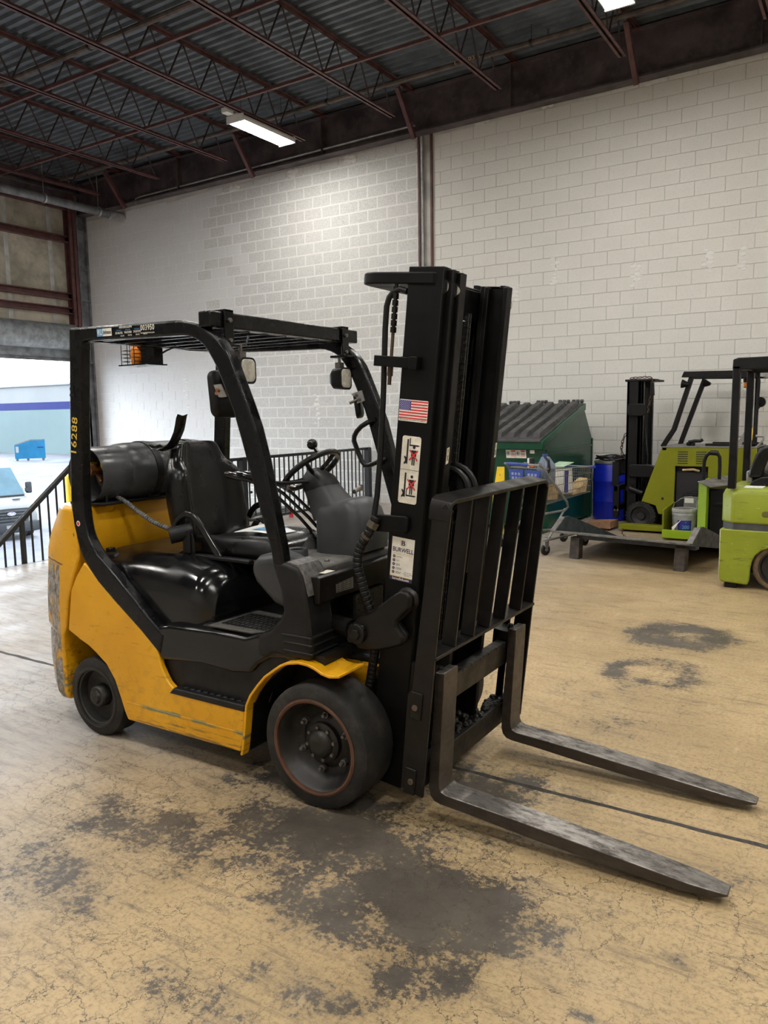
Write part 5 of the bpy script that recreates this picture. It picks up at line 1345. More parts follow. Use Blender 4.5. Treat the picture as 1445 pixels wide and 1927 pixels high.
for v in range(1, 9): b.cyl((-.26, .03 + .11 * v, zb0 + .012 * v), (.26 - .007 * v, .03 + .11 * v, zb0 + .012 * v), .0028, 4)
obj('wire_basket', b, M['wire'], ct, smooth=0, kind='stuff')
obj('basket_rim', CB().tube([(-hw0, .03, zt0), (-hw1, L, zt1), (hw1, L, zt1), (hw0, .03, zt0)], .008, 6, closed=True), M['cart_tube'], ct)
obj('corner_bumper', CB().box(hw1 - .05, hw1 + .03, L - .02, L + .03, zt1 - .02, zt1 + .015), M['cart_blue'], ct, bevel=.008)
obj('corner_bumper', CB().box(-hw1 - .03, -hw1 + .05, L - .02, L + .03, zt1 - .02, zt1 + .015), M['cart_blue'], ct, bevel=.008)
for xa in (-.25, .02):
    fp_ = obj('seat_flap', CB().add([(xa, .02, .80), (xa + .21, .02, .80), (xa + .23, .0, .965), (xa - .02, .0, .965), (xa, .03, .80), (xa + .21, .03, .80), (xa + .23, .01, .965), (xa - .02, .01, .965)], [(0, 1, 2, 3), (7, 6, 5, 4), (0, 4, 5, 1), (1, 5, 6, 2), (2, 6, 7, 3), (3, 7, 4, 0)]), M['cart_blue'], ct, bevel=.003)
    b = CB()
    for i in range(3):
        for q in range(2): b.box(xa + .03 + i * .055, xa + .065 + i * .055, .008 - .004 * q, .016 - .004 * q, .845 + q * .05, .875 + q * .05)
    obj('pictograms', b, plain('pale_blue_print', (.22, .27, .42), .5), fp_, smooth=0)
obj('child_bars', CB().tube([(-.12, .10, .985), (-.12, .11, 1.04), (.18, .11, 1.04), (.18, .10, .985)], .0045, 6).cyl((-.02, .11, 1.04), (-.02, .10, .98), .004, 5).cyl((.08, .11, 1.04), (.08, .10, .98), .004, 5), M['cart_tube'], ct)
for x, y in ((-.35, .0), (.35, .0), (-.17, .86), (.17, .86)):
    cs = obj('caster', CB().box(x - .025, x + .025, y - .03, y + .03, .10, .165).box(x - .028, x - .022, y - .02, y + .02, .05, .13).box(x + .022, x + .028, y - .02, y + .02, .05, .13), M['cart_tube'], ct, smooth=0)
    obj('caster_wheel', B().lathe([(.02, -.016), (.060, -.016), (.064, -.01), (.064, .01), (.060, .016), (.02, .016)], CF(x, y, .064), (math.cos(CA), math.sin(CA), 0), 20), M['black_old_rubber'], cs)
def kraft_bag(loc, sz, ang, lab):
    T = frame(*loc, ang); w, d, h = sz
    b = B(T)
    b.loft([[(-w, -d, 0), (w, -d, 0), (w, d, 0), (-w, d, 0)], [(-w * 1.03, -d, h * .5), (w, -d * 1.04, h * .5), (w * 1.02, d, h * .5), (-w, d, h * .5)], [(-w * .95, -d * .8, h), (w * .9, -d * .7, h * 1.12), (w * .95, d * .7, h * 1.1), (-w * .9, d * .8, h * .95)], [(-w * .85, -d * .1, h * 1.25), (w * .9, -d * .1, h * 1.32), (w * .9, d * .1, h * 1.32), (-w * .85, d * .1, h * 1.25)]])
    return tag(obj('paper_bag', b, M['kraft'], bevel=.006), lab, 'bag', 'brown paper bags in the shopping cart')
kraft_bag((*CF(.02, .30, .60)[:2], .60), (.13, .11, .15), CA, 'upright brown paper bag in the shopping cart, nearest its handle')
bb = B(CF); bb.loft([[(.0, .58, .635), (.2, .60, .64), (.2, .84, .665), (.0, .84, .665)], [(-.0, .60, .66), (.2, .62, .67), (.19, .88, .80), (.02, .87, .80)], [(.02, .66, .69), (.18, .68, .70), (.17, .89, .83), (.04, .89, .83)]])
tag(obj('paper_bag', bb, M['kraft'], bevel=.005), 'wedge shaped brown paper bag lying at the front end of the cart', 'bag', 'brown paper bags in the shopping cart')
t = thing('spray_can', 'white and black can with an orange band on the cart child seat', 'can', CF(-.0 + .06, .06, .985))
obj('body', B(CF).cyl((.06, .06, .985), (.06, .06, 1.10), .032, 14), M['ink'], t)
obj('label', B(CF).cyl((.06, .06, 1.0), (.06, .06, 1.035), .033, 14), plain('orange_label', (.75, .13, .02), .5), t)
obj('cap', B(CF).cyl((.03, .06, .985), (.03, .06, 1.10), .03, 14), M['sticker_white'], t)
t = thing('detergent_jug', 'blue grey jug with blue cap standing in the cart', 'jug', CF(.17, .18, .80))
obj('body', B(CF).loft([[(.10, .10, .80), (.25, .10, .80), (.25, .26, .80), (.10, .26, .80)], [(.10, .10, 1.02), (.25, .10, 1.02), (.25, .26, 1.02), (.10, .26, 1.02)], [(.12, .15, 1.12), (.20, .15, 1.12), (.20, .21, 1.12), (.12, .21, 1.12)]]), plain('grey_blue_jug', (.16, .20, .27), .4), t, bevel=.015)
obj('cap', B(CF).cyl((.155, .18, 1.12), (.155, .18, 1.145), .032, 12), M['cart_blue'], t)
obj('handle', B(CF).tube([(.19, .14, 1.12), (.26, .13, 1.08), (.285, .12, .98), (.26, .11, .92)], .014, 8), M['black_plastic'], t)
t = thing('package', 'white and blue wrapped package leaning in the middle of the cart', 'package', CF(.05, .46, .70))
obj('wrap', B(CF).loft([[(-.15, .42, .66), (.20, .42, .66), (.20, .62, .66), (-.15, .62, .66)], [(-.15, .44, .96), (.20, .44, .97), (.20, .60, .97), (-.15, .60, .96)]]), M['sticker_white'], t, bevel=.02)
obj('print', B(CF).box(-.02, .06, .41, .43, .70, .95).box(.201, .206, .46, .52, .68, .94), M['ink_blue'], t, smooth=0)
tag(obj('folded_sheet', B(CF).add([(.02, .40, .985), (.22, .42, .985), (.20, .62, 1.03), (-.02, .60, 1.03), (.02, .40, .99), (.22, .42, .99), (.20, .62, 1.035), (-.02, .60, 1.035)], [(3, 2, 1, 0), (4, 5, 6, 7), (0, 1, 5, 4), (1, 2, 6, 5), (2, 3, 7, 6), (3, 0, 4, 7)]), plain('pale_green_card', (.30, .42, .30), .6), smooth=0), 'pale green and white card lying across the cart contents', 'card')
tag(obj('cardboard_piece', B().add([(-3.40, 10.62, .03), (-3.05, 10.58, .03), (-3.03, 10.9, .03), (-3.38, 10.92, .03), (-3.40, 10.62, .10), (-3.05, 10.58, .13), (-3.03, 10.9, .13), (-3.38, 10.92, .10)], [(3, 2, 1, 0), (4, 5, 6, 7), (0, 1, 5, 4), (1, 2, 6, 5), (2, 3, 7, 6), (3, 0, 4, 7)]).box(-3.35, -3.1, 10.65, 10.88, 0, .03), plain('brown_cardboard', (.24, .13, .07), .7), bevel=.003), 'flat brown cardboard box on the floor between cart and barrel', 'box')
fs = thing('floor_sign', 'yellow plastic floor sign, mostly hidden behind the tall mast', 'sign', (-4.22, 9.55, 0))
obj('panel', B().add([(-4.30, 9.50, .55), (-4.14, 9.50, .55), (-4.17, 9.56, .92), (-4.27, 9.56, .92), (-4.30, 9.52, .55), (-4.14, 9.52, .55), (-4.17, 9.58, .92), (-4.27, 9.58, .92)], [(0, 1, 2, 3), (7, 6, 5, 4), (0, 4, 5, 1), (1, 5, 6, 2), (2, 6, 7, 3), (3, 7, 4, 0)]).box(-4.31, -4.13, 9.40, 9.44, 0, .06).add([(-4.31, 9.44, .0), (-4.13, 9.44, 0), (-4.14, 9.5, .55), (-4.30, 9.5, .55), (-4.31, 9.46, .0), (-4.13, 9.46, 0), (-4.14, 9.52, .55), (-4.30, 9.52, .55)], [(0, 1, 2, 3), (7, 6, 5, 4), (0, 4, 5, 1), (1, 5, 6, 2), (2, 6, 7, 3), (3, 7, 4, 0)]), M['yellow_post'], fs, smooth=0)
b = B(); b.add([(-4.25, 9.532, .74), (-4.19, 9.532, .74), (-4.22, 9.545, .83)], [(0, 1, 2)])
obj('symbol', b, M['ink'], fs, smooth=0)

# ---- blue barrel with a coil of hose on top
br = thing('barrel', 'bright blue plastic barrel standing by the white wall', 'barrel', (-3.38, 11.80, 0))
obj('body', B().lathe([(.001, .0), (.25, .0), (.268, .02), (.278, .05), (.283, .27), (.288, .285), (.288, .30), (.283, .315), (.284, .57), (.289, .585), (.289, .60), (.284, .615), (.278, .80), (.262, .845), (.255, .855), (.001, .855)], (-3.38, 11.80, 0), (0, 0, 1), 40), M['barrel_blue'], br)
obj('clamp_ring', B().lathe([(.258, .845), (.272, .85), (.276, .868), (.268, .888), (.25, .892), (.001, .885)], (-3.38, 11.80, 0), (0, 0, 1), 40), plain('grey_clamp_ring', (.20, .20, .19), .45, .4), br)
hc = B()
random.seed(9)
pts = []
for k in range(110):
    a = 2 * PI * k / 26; r = .225 + .03 * math.sin(k * .37); z = .915 + .012 * (k // 26) + .01 * math.sin(k * .9)
    pts.append((-3.38 + r * math.cos(a), 11.80 + r * math.sin(a), z))
hc.tube(pts, .012, 6)
tag(obj('hose_coil', hc, M['hose']), 'black hose coiled on top of the blue barrel', 'hose')

def chain_links(path, step, r, wr):
    """alternating ring links along a path"""
    b = B(); P = [Vector(p) for p in resample(path, step)]
    for k in range(len(P) - 1):
        d = (P[k + 1] - P[k]).normalized(); a = d.orthogonal().normalized(); c = d.cross(a)
        if k % 2: a, c = c, a
        m = (P[k] + P[k + 1]) / 2
        b.tube([tuple(m + d * (math.cos(q * PI / 4) * r * 1.5) + a * (math.sin(q * PI / 4) * r * .85)) for q in range(8)], wr, 5, closed=True)
    return b
# ---- stand-up lift truck, forks towards the dumpster
TK = thing('lift_truck', 'olive lime stand-up lift truck with black mast in front of the white wall', 'forklift', (-2.0, 11.35, 0))
TY0, TY1 = 10.85, 11.78
tb = obj('body_panel', B().prism([(-2.46, 1.14), (-2.71, .40), (-2.52, .35), (-2.48, .235), (-2.28, .235), (-2.28, .89), (-1.87, .89), (-1.87, .235), (-1.30, .235), (-1.30, 1.14)], TY0, TY0 + .03), M['lime'], TK, bevel=.008)
obj('body', B().prism([(-2.44, 1.13), (-2.69, .40), (-2.5, .36), (-2.46, .12), (-1.30, .12), (-1.30, 1.13)], TY0 + .09, TY1), M['truck_black'], TK, bevel=.01)
obj('body_panel', B().prism([(-2.46, 1.14), (-2.71, .40), (-2.52, .35), (-2.48, .235), (-1.30, .235), (-1.30, 1.14)], TY1, TY1 + .03), M['lime'], TK, bevel=.008)
obj('top_plate', B().box(-2.46, -1.30, TY0 - .004, TY1 + .03, 1.138, 1.152).box(-2.45, -2.4, TY0, TY1, 1.1, 1.14), plain('grey_top_plate', (.18, .175, .165), .5), TK, smooth=0)
obj('top_rail', B().box(-1.95, -1.32, TY0 + .2, TY0 + .25, 1.152, 1.185).box(-1.95, -1.32, TY1 - .2, TY1 - .15, 1.152, 1.185), M['truck_black'], TK, bevel=.004)
for x in (-2.25, -2.02):
    for k in range(6): obj('vent_slot', B().box(x, x + .125, TY0 - .003, TY0 + .004, .925 + k * .030, .936 + k * .030), M['ink'], tb, smooth=0)
obj('lifting_hole', B().cyl((-2.43, TY0 - .003, .45), (-2.43, TY0 + .01, .45), .018, 12), M['ink'], tb)
obj('battery', B().box(-2.27, -1.88, TY0 + .045, TY0 + .085, .26, .80).box(-2.27, -1.88, TY0 + .04, TY0 + .09, .80, .815), M['ink'], TK, bevel=.004)
obj('battery_straps', B().tube([(-2.19, TY0 + .03, .84), (-2.05, TY0 + .01, .85), (-1.98, TY0 + .03, .83)], .016, 6), M['kraft'], TK)
obj('joystick', B().ball((-2.17, 11.1, 1.175), .03, 10, 6).tube([(-2.12, 11.1, 1.152), (-2.12, 11.1, 1.19)], .035, 10).tube([(-2.17, 11.1, 1.20), (-2.10, 11.1, 1.215), (-2.02, 11.1, 1.215), (-1.99, 11.1, 1.235)], .022, 8), M['truck_black'], TK)
def tyre2(x, y, r, rr, wd, mat, par, lugs=0):
    o = obj('tyre', B().lathe([(rr, 0), (r - .015, 0), (r, .012), (r, wd - .012), (r - .015, wd), (rr, wd)], (x, y, r), (0, 1, 0), 44), mat, par)
    if lugs:
        b = B()
        for k in range(lugs):
            a = 2 * PI * k / lugs
            c, s = math.cos(a), math.sin(a)
            b.add([(x + c * q - s * e, yy, r + s * q + c * e) for yy in (y + .004, y + wd * .45) for q, e in ((r - .012, -.016), (r + .008, -.012), (r + .008, .012), (r - .012, .016))], [(0, 1, 2, 3), (7, 6, 5, 4), (0, 4, 5, 1), (1, 5, 6, 2), (2, 6, 7, 3), (3, 7, 4, 0)])
        obj('tread_lugs', b, mat, o, smooth=0)
    obj('rim', B().lathe([(rr + .004, -.002), (rr - .012, .0), (rr - .025, .04), (.06, .06), (.05, .03), (.001, .03)], (x, y, r), (0, 1, 0), 36), M['ink'] if lugs else M['rim_dark'], o)
    return o
tyre2(-2.715, TY0 - .02, .195, .145, .16, M['black_old_rubber'], TK, 26)
tyre2(-2.715, TY1 - .14, .195, .145, .16, M['black_old_rubber'], TK, 26)
tyre2(-1.50, TY0 + .1, .13, .09, .12, M['black_old_rubber'], TK)
obj('outrigger', B().box(-2.95, -2.2, 10.62, 10.80, .03, .10), M['lime'], TK, bevel=.006)
# its mast
for y0, sg in ((10.98, 1), (11.62, -1)):
    obj('mast_rail', B().box(-2.97, -2.79, y0, y0 + sg * .02, .10, 2.03).box(-2.97, -2.94, y0, y0 + sg * .07, .10, 2.03).box(-2.82, -2.79, y0, y0 + sg * .07, .10, 2.03), M['truck_black'], TK, smooth=0)
    obj('inner_rail', B().box(-2.93, -2.76, y0 + sg * .035, y0 + sg * .055, .12, 2.02).box(-2.78, -2.755, y0 + sg * .035, y0 + sg * .10, .12, 2.02), M['truck_black'], TK, smooth=0)
obj('mast_top', B().prism([(-3.0, 10.97), (-2.70, 10.97), (-2.62, 11.05), (-2.60, 11.2), (-2.66, 11.3), (-2.62, 11.6), (-2.75, 11.66), (-3.0, 11.66)], 2.025, 2.055, 'z'), M['truck_black'], TK, bevel=.006)
obj('mast_cover', B().prism(round_rect(-2.83, 1.64, .115, .085, .04), 10.93, 10.96, 'y'), M['truck_black'], TK, bevel=.01)
obj('mast_arm', B().prism([(-2.92, .75), (-2.90, .72), (-2.50, .72), (-2.50, .86), (-2.62, .90), (-2.88, .90), (-2.92, .87)], 10.92, 10.96), M['truck_black'], TK, bevel=.015, seg=3)
obj('tilt_cylinder', B().cyl((-2.90, 10.95, .56), (-2.72, 10.95, .50), .035, 12).cyl((-2.90, 10.93, .56), (-2.90, 10.99, .56), .05, 14), M['truck_black'], TK)
obj('mast_hose', B().tube([(-2.78, 11.2, 1.9), (-2.77, 11.2, 1.4), (-2.74, 11.15, 1.2), (-2.70, 11.1, 1.0), (-2.71, 11.1, .6)], .018, 8).tube([(-2.78, 11.3, 1.95), (-2.76, 11.3, .5)], .016, 8).cyl((-2.85, 11.3, .2), (-2.85, 11.3, 1.9), .04, 12), M['hose'], TK)
obj('carriage', B().box(-3.09, -3.04, 10.86, 11.48, .52, .60).box(-3.09, -3.04, 10.86, 11.48, .24, .32).box(-3.12, -3.03, 10.87, 10.89, .60, .93), M['truck_black'], TK, bevel=.004)
for y in (10.95, 11.07, 11.19, 11.31, 11.43): obj('backrest_bar', B().box(-3.08, -3.05, y - .01, y + .01, .75, .94), M['truck_black'], TK, smooth=0)
obj('backrest_frame', B().box(-3.085, -3.045, 10.86, 11.48, .93, .96).box(-3.085, -3.045, 10.86, 11.48, .735, .755), M['truck_black'], TK, smooth=0)
for y in (10.86, 11.38):
    o = obj('fork', B().prism([(-3.10, .60), (-3.02, .60), (-3.02, .20), (-3.04, .16), (-3.10, .16)], y, y + .09), M['truck_black'], TK, bevel=.006)
    obj('bolt', B().cyl((-3.03, y - .008, .26), (-3.03, y, .26), .014, 6).cyl((-3.07, y - .008, .26), (-3.07, y, .26), .014, 6), M['nut'], o, smooth=0)
tag(obj('rusty_chain', chain_links([(-2.95, 11.05, 2.07), (-2.85, 11.03, 2.075), (-2.72, 11.03, 2.08), (-2.66, 11.04, 2.07), (-2.64, 10.99, 1.9), (-2.68, 10.96, 1.6)], .045, .020, .006), M['chain_rust']), 'rusty chain draped over the top of the lime truck mast', 'chain')
tag(obj('rusty_chain', chain_links([(-2.99, 11.05, 1.32), (-3.04, 11.08, 1.22), (-3.07, 11.12, 1.10), (-3.06, 11.15, 1.0), (-3.08, 11.2, .95), (-3.02, 11.25, .94), (-3.08, 11.3, .945)], .04, .020, .006), M['chain_rust']), 'rusty chain hanging from the mast onto the barrel rim', 'chain')
tag(obj('hook_block', B().loft([[(-2.66, 10.94, 1.83), (-2.60, 10.94, 1.83), (-2.60, 10.98, 1.83), (-2.66, 10.98, 1.83)], [(-2.65, 10.94, 2.0), (-2.61, 10.94, 2.0), (-2.61, 10.98, 2.0), (-2.65, 10.98, 2.0)]]).tube([(-2.63, 10.96, 1.83), (-2.62, 10.96, 1.74), (-2.66, 10.96, 1.66), (-2.69, 10.96, 1.56)], .006, 6), M['truck_black']), 'small black hook block dangling from the truck mast top', 'hook')
# overhead guard
obj('guard_leg', B().strip([(-2.47, 10.95, 1.14), (-2.40, 10.95, 1.26), (-2.33, 10.95, 1.37), (-2.13, 10.95, 2.05)], .06, .065, (0, 1, 0)), M['truck_black'], TK, bevel=.008)
obj('guard_leg', B().strip([(-2.40, 11.70, 1.14), (-2.10, 11.70, 2.05)], .06, .065, (0, 1, 0)), M['truck_black'], TK, bevel=.008)
obj('guard_leg', B().box(-1.45, -1.40, 11.62, 11.67, 1.14, 2.05), M['truck_black'], TK, bevel=.006)
obj('guard_leg', B().box(-1.45, -1.40, 10.93, 10.98, 1.14, 2.05), M['truck_black'], TK, bevel=.006)
obj('guard_roof', B().prism([(-2.25, 2.055), (-2.22, 2.13), (-1.30, 2.115), (-1.30, 2.03)], 10.90, 10.96), M['truck_black'], TK, bevel=.006)
obj('guard_roof', B().prism([(-2.25, 2.055), (-2.22, 2.13), (-1.30, 2.115), (-1.30, 2.03)], 11.70, 11.76), M['truck_black'], TK, bevel=.006)
obj('guard_end', B().box(-1.31, -1.25, 10.90, 11.76, 2.03, 2.115), plain('grey_roof_end', (.33, .33, .33), .5), TK, bevel=.004)
for k in range(6): obj('guard_bar', B().box(-2.22 + .02, -1.3, 11.02 + k * .125, 11.035 + k * .125, 2.06, 2.10), M['truck_black'], TK, smooth=0)
for x, y, z in ((-2.20, 10.90, 1.97), (-2.06, 11.62, 1.99)):
    o = obj('work_lamp', B().lathe([(.001, .08), (.02, .08), (.035, .05), (.055, .0), (.058, -.01), (.05, -.012), (.001, -.008)], (x - .03, y, z), (1, 0, -.15), 18), M['truck_black'], TK)
    obj('lamp_arm', B().cyl((x, y, z), (x + .05, y + .03, z - .01), .012, 8), M['truck_black'], o)
o = obj('beacon', B().lathe([(.001, 1.90), (.030, 1.905), (.032, 1.93), (.032, 1.975), (.001, 1.975)], (-1.52, 11.3, 0), (0, 0, 1), 14), M['amber'], TK)
obj('beacon_base', B().cyl((-1.52, 11.3, 1.975), (-1.52, 11.3, 2.06), .034, 14), M['truck_black'], o)
# operator console
obj('console', B().prism([(-1.58, .80), (-1.58, 1.16), (-1.50, 1.18), (-1.40, 1.16), (-1.38, 1.08), (-1.50, .82)], 10.86, 11.2), plain('grey_console', (.18, .18, .175), .5, 0, .2, 9), TK, bevel=.01)
obj('tiller', B().tube([(-1.56, 10.9, 1.285), (-1.46, 10.9, 1.29), (-1.30, 10.9, 1.29), (-1.235, 10.9, 1.285), (-1.24, 10.9, 1.24), (-1.30, 10.9, 1.16), (-1.36, 10.9, 1.12)], .016, 8).strip([(-1.44, 10.9, 1.33), (-1.50, 10.9, 1.22), (-1.52, 10.9, 1.15)], .05, .03, (0, 1, 0)), plain('light_grey_tiller', (.26, .25, .24), .45, .2, .2, 9), TK)
obj('dash_strut', B().strip([(-1.32, 10.88, 1.12), (-1.42, 10.88, .98), (-1.56, 10.88, .74)], .04, .04, (0, 1, 0)), M['truck_black'], TK, bevel=.006)

# ---- lime operator step with bucket and battery charger in it
st_ = TK       # the operator's step belongs to the truck
obj('front_board', B().box(-2.27, -1.88, 10.15, 10.17, .03, .135), M['lime_bright'], st_, bevel=.004)
obj('side_board', B().prism([(10.17, .03), (10.80, .03), (10.80, .42), (10.17, .385)], -2.275, -2.255, 'x'), M['lime'], st_, bevel=.004)
obj('floor_board', B().box(-2.255, -1.86, 10.17, 10.80, .02, .045), M['lime'], st_, bevel=.003)
obj('tall_panel', B().add([(-1.86, 10.18, .0), (-1.75, 10.10, .0), (-1.745, 10.10, .70), (-1.855, 10.18, .755), (-1.86, 10.80, .0), (-1.75, 10.80, .0), (-1.745, 10.80, .70), (-1.855, 10.80, .755)], [(0, 1, 2, 3), (7, 6, 5, 4), (0, 4, 5, 1), (1, 5, 6, 2), (2, 6, 7, 3), (3, 7, 4, 0)]), M['lime_bright'], st_, bevel=.006)
obj('black_cabinet', B().box(-1.735, -1.40, 10.25, 10.80, .02, .66).box(-1.68, -1.5, 10.24, 10.26, .45, .50), M['truck_black'], st_, bevel=.01)
obj('step_top', B().add([(-1.86, 10.12, .762), (-1.70, 10.08, .705), (-1.48, 10.4, .72), (-1.62, 10.75, .80), (-1.86, 10.12, .75), (-1.70, 10.08, .69), (-1.48, 10.4, .705), (-1.62, 10.75, .785)], [(0, 1, 2, 3), (7, 6, 5, 4), (0, 4, 5, 1), (1, 5, 6, 2), (2, 6, 7, 3), (3, 7, 4, 0)]), plain('grey_step_pad', (.15, .14, .13), .6), st_, bevel=.004)
obj('grab_bar', B().tube([(-1.82, 10.3, .74), (-1.825, 10.3, .90), (-1.82, 10.3, 1.0), (-1.80, 10.3, 1.06), (-1.76, 10.3, 1.10), (-1.72, 10.3, 1.11), (-1.67, 10.3, 1.095), (-1.645, 10.3, 1.05), (-1.64, 10.3, .95), (-1.64, 10.3, .78)], .021, 10), M['truck_black'], st_)
obj('grip', B().cyl((-1.755, 10.3, 1.105), (-1.665, 10.3, 1.10), .032, 12), M['black_plastic'], st_, bevel=.005)
bk_ = thing('bucket', 'grey plastic paint bucket with a torn blue label in the lime truck step', 'bucket', (-2.05, 10.38, .05))
obj('body', B().lathe([(.001, .05), (.130, .05), (.134, .06), (.146, .30), (.150, .305), (.150, .325), (.146, .33), (.146, .345), (.153, .35), (.153, .385), (.145, .39), (.142, .382), (.001, .38)], (-2.05, 10.38, 0), (0, 0, 1), 36), M['white_plastic'], bk_)
obj('lid_dirt', B().lathe([(.139, .383), (.12, .388), (.001, .386)], (-2.05, 10.38, 0), (0, 0, 1), 24), plain('dirty_lid', (.16, .15, .13), .6, 0, .4, 18), bk_)
obj('bail', B().tube([(-2.20, 10.38, .36), (-2.19, 10.45, .44), (-2.12, 10.5, .50), (-2.0, 10.52, .53), (-1.93, 10.48, .48), (-1.905, 10.40, .37)], .005, 6), M['cart_tube'], bk_)
def cyl_patch(a0, a1, z0, z1, r0, r1, n=8):
    b = B(); b.grid(lambda u, v: (-2.05 + (r0 + (r1 - r0) * v) * math.cos(a0 + (a1 - a0) * u), 10.38 + (r0 + (r1 - r0) * v) * math.sin(a0 + (a1 - a0) * u), z0 + (z1 - z0) * v), n, 2); return b
lb = obj('blue_label', cyl_patch(-1.95, -.75, .085, .25, .1375, .1455), M['ink_blue'], bk_)
b = B(); c_ = Vector((-2.05, 10.38, 0)); a = -1.25; nrm = Vector((math.cos(a), math.sin(a), 0)); ex_ = Vector((-math.sin(a), math.cos(a), 0))
letters(b, '200', tuple(c_ + nrm * .148 + Vector((0, 0, .165))), ex_, (0, 0, 1), .062, .085, bold=.02)
letters(b, 'H', tuple(c_ + nrm * .150 + Vector((0, 0, .225))), ex_, (0, 0, 1), .03, .018, bold=.02)
letters(b, 'SEMI-GLOSS', tuple(c_ + nrm * .147 + Vector((0, 0, .115))), ex_, (0, 0, 1), .022, .09, bold=.02)
obj('lettering', b, M['ink_sky'], bk_, smooth=0)
obj('peeled_label', B().add([(-2.17, 10.225, .16), (-2.05, 10.222, .265), (-2.10, 10.215, .20), (-2.155, 10.218, .10)], [(0, 1, 2, 3)]), M['sticker_white'], bk_, smooth=0)
chg = thing('tool_case', 'grey and black case with white labels standing behind the bucket', 'case', (-1.99, 10.62, .05))
obj('body', B().box(-2.10, -1.87, 10.57, 10.75, .046, .53), plain('grey_case', (.17, .17, .165), .5, 0, .2, 8), chg, bevel=.008)
obj('lid', B().box(-2.115, -1.865, 10.555, 10.765, .53, .56).box(-2.08, -1.9, 10.58, 10.74, .56, .575), M['black_plastic'], chg, bevel=.006)
obj('label', B().box(-2.09, -1.98, 10.566, 10.569, .44, .50).box(-1.93, -1.895, 10.566, 10.569, .42, .48), M['sticker_white'], chg, smooth=0)

# ---- dock board: low steel ramp on wooden legs, falling away from the camera
RA = math.atan2(8.18 - 8.40, -1.52 + 2.97)
RF = frame(-2.97, 8.40, 0, RA)
rp = thing('dock_board', 'dark blue steel dock board on short legs lying before the lime truck', 'ramp', (-2.2, 9.2, 0))
RL = 1.47
obj('deck_plate', B(RF).prism([(-.12, .322), (-.12, .300), (.05, .270), (1.62, .0), (1.66, .012), (.05, .300)], -.07, RL + .0, 'x'), M['tread'], rp, bevel=.003)
obj('front_beam', B(RF).box(.16, RL - .0, .06, .16, .225, .285), M['steel_blue'], rp, bevel=.004)
for x in (.15, RL - .15):
    obj('leg', B(RF).prism([(x - .06, .0), (x + .055, .0), (x + .065, .245), (x - .045, .245)], .02, .12, 'y'), M['wood_dark'], rp, bevel=.005)
for x0 in (-.05, RL - .01):
    obj('curb', B(RF).prism([(-.10, .315), (.12, .445), (.26, .445), (.55, .36), (1.62, .03), (1.62, .0), (.05, .272)], x0 - .012, x0 + .012, 'x'), M['steel_blue'], rp, bevel=.003)
    obj('curb_cap', B(RF).add([(x0 - .03, -.105, .318), (x0 + .03, -.105, .318), (x0 + .03, .115, .452), (x0 - .03, .115, .452), (x0 - .03, -.09, .308), (x0 + .03, -.09, .308), (x0 + .03, .13, .442), (x0 - .03, .13, .442)], [(0, 1, 2, 3), (7, 6, 5, 4), (0, 4, 5, 1), (1, 5, 6, 2), (2, 6, 7, 3), (3, 7, 4, 0)]), M['tread'], rp, smooth=0)
obj('chain', chain_links([RF(.30, .95, .24), RF(.34, .85, .2), RF(.40, .80, .17)], .035, .014, .004), M['chain_rust'], rp)

# ---- scratched lime forklift at the right edge
G = thing('forklift', 'scratched lime green forklift cut off by the right edge of the photo', 'forklift', (-.7, 8.15, 0))
GY0, GY1 = 7.65, 8.62
def g_ring(z, ins=0):
    return [(-1.20 + ins + .10, GY0 + ins, z), (.9, GY0 + ins, z), (.9, GY1 - ins, z), (-1.20 + ins + .10, GY1 - ins, z), (-1.20 + ins, GY1 - ins - .10, z), (-1.20 + ins, GY0 + ins + .10, z)]
obj('upper_body', B().loft([g_ring(.605), g_ring(.86), g_ring(.905, .02), g_ring(.925, .06)]), M['lime_worn'], G, bevel=.02, seg=3)
obj('bumper_band', B().loft([g_ring(.545, .012), g_ring(.608, .012)]), plain('grey_rubber_band', (.06, .062, .068), .6, 0, .3, 9), G, smooth=0)
arch = [(-1.195, .09), (-1.17, .055), (-.95, .045), (-.935, .09), (-.93, .20), (-.92, .26), (-.895, .32), (-.85, .365), (-.79, .39), (-.70, .40), (-.60, .385), (-.52, .33), (-.48, .24), (-.46, .08), (.9, .08), (.9, .548), (-1.20, .548)]
obj('lower_body', B().prism(arch, GY0 + .002, GY0 + .05).prism(arch, GY1 - .05, GY1 - .002), M['lime_worn'], G, bevel=.012)
obj('rear_panel', B().box(-1.203, -1.15, GY0 + .03, GY1 - .03, .07, .548), M['lime_worn'], G, bevel=.02, seg=3)
obj('inner_body', B().box(-1.16, .9, GY0 + .22, GY1 - .22, .12, .6), M['truck_black'], G, smooth=0)
obj('lifting_pocket', B().prism(round_rect(-.80, .70, .055, .028, .027), GY0 - .002, GY0 + .012, 'y'), plain('olive_pocket', (.10, .09, .02), .5), G, bevel=.003)
tyre2(-.70, GY0 + .03, .215, .165, .18, M['brown_tire'], G)
tyre2(-.70, GY1 - .21, .215, .165, .18, M['brown_tire'], G)
obj('jack_foot', B().box(-1.15, -1.04, GY0 + .03, GY0 + .14, .0, .05), M['truck_black'], G, bevel=.01)
for y in (GY0 + .0, GY1 - .09):
    obj('guard_leg', B().prism([(-1.148, .92), (-1.082, .92), (-1.078, 2.02), (-1.142, 2.02)], y, y + .075), M['truck_black'], G, bevel=.008)
    obj('guard_rail', B().prism([(-1.145, 1.99), (-1.142, 2.075), (-1.10, 2.09), (.3, 2.09), (.3, 1.985), (-1.08, 1.985)], y, y + .075), M['truck_black'], G, bevel=.008)
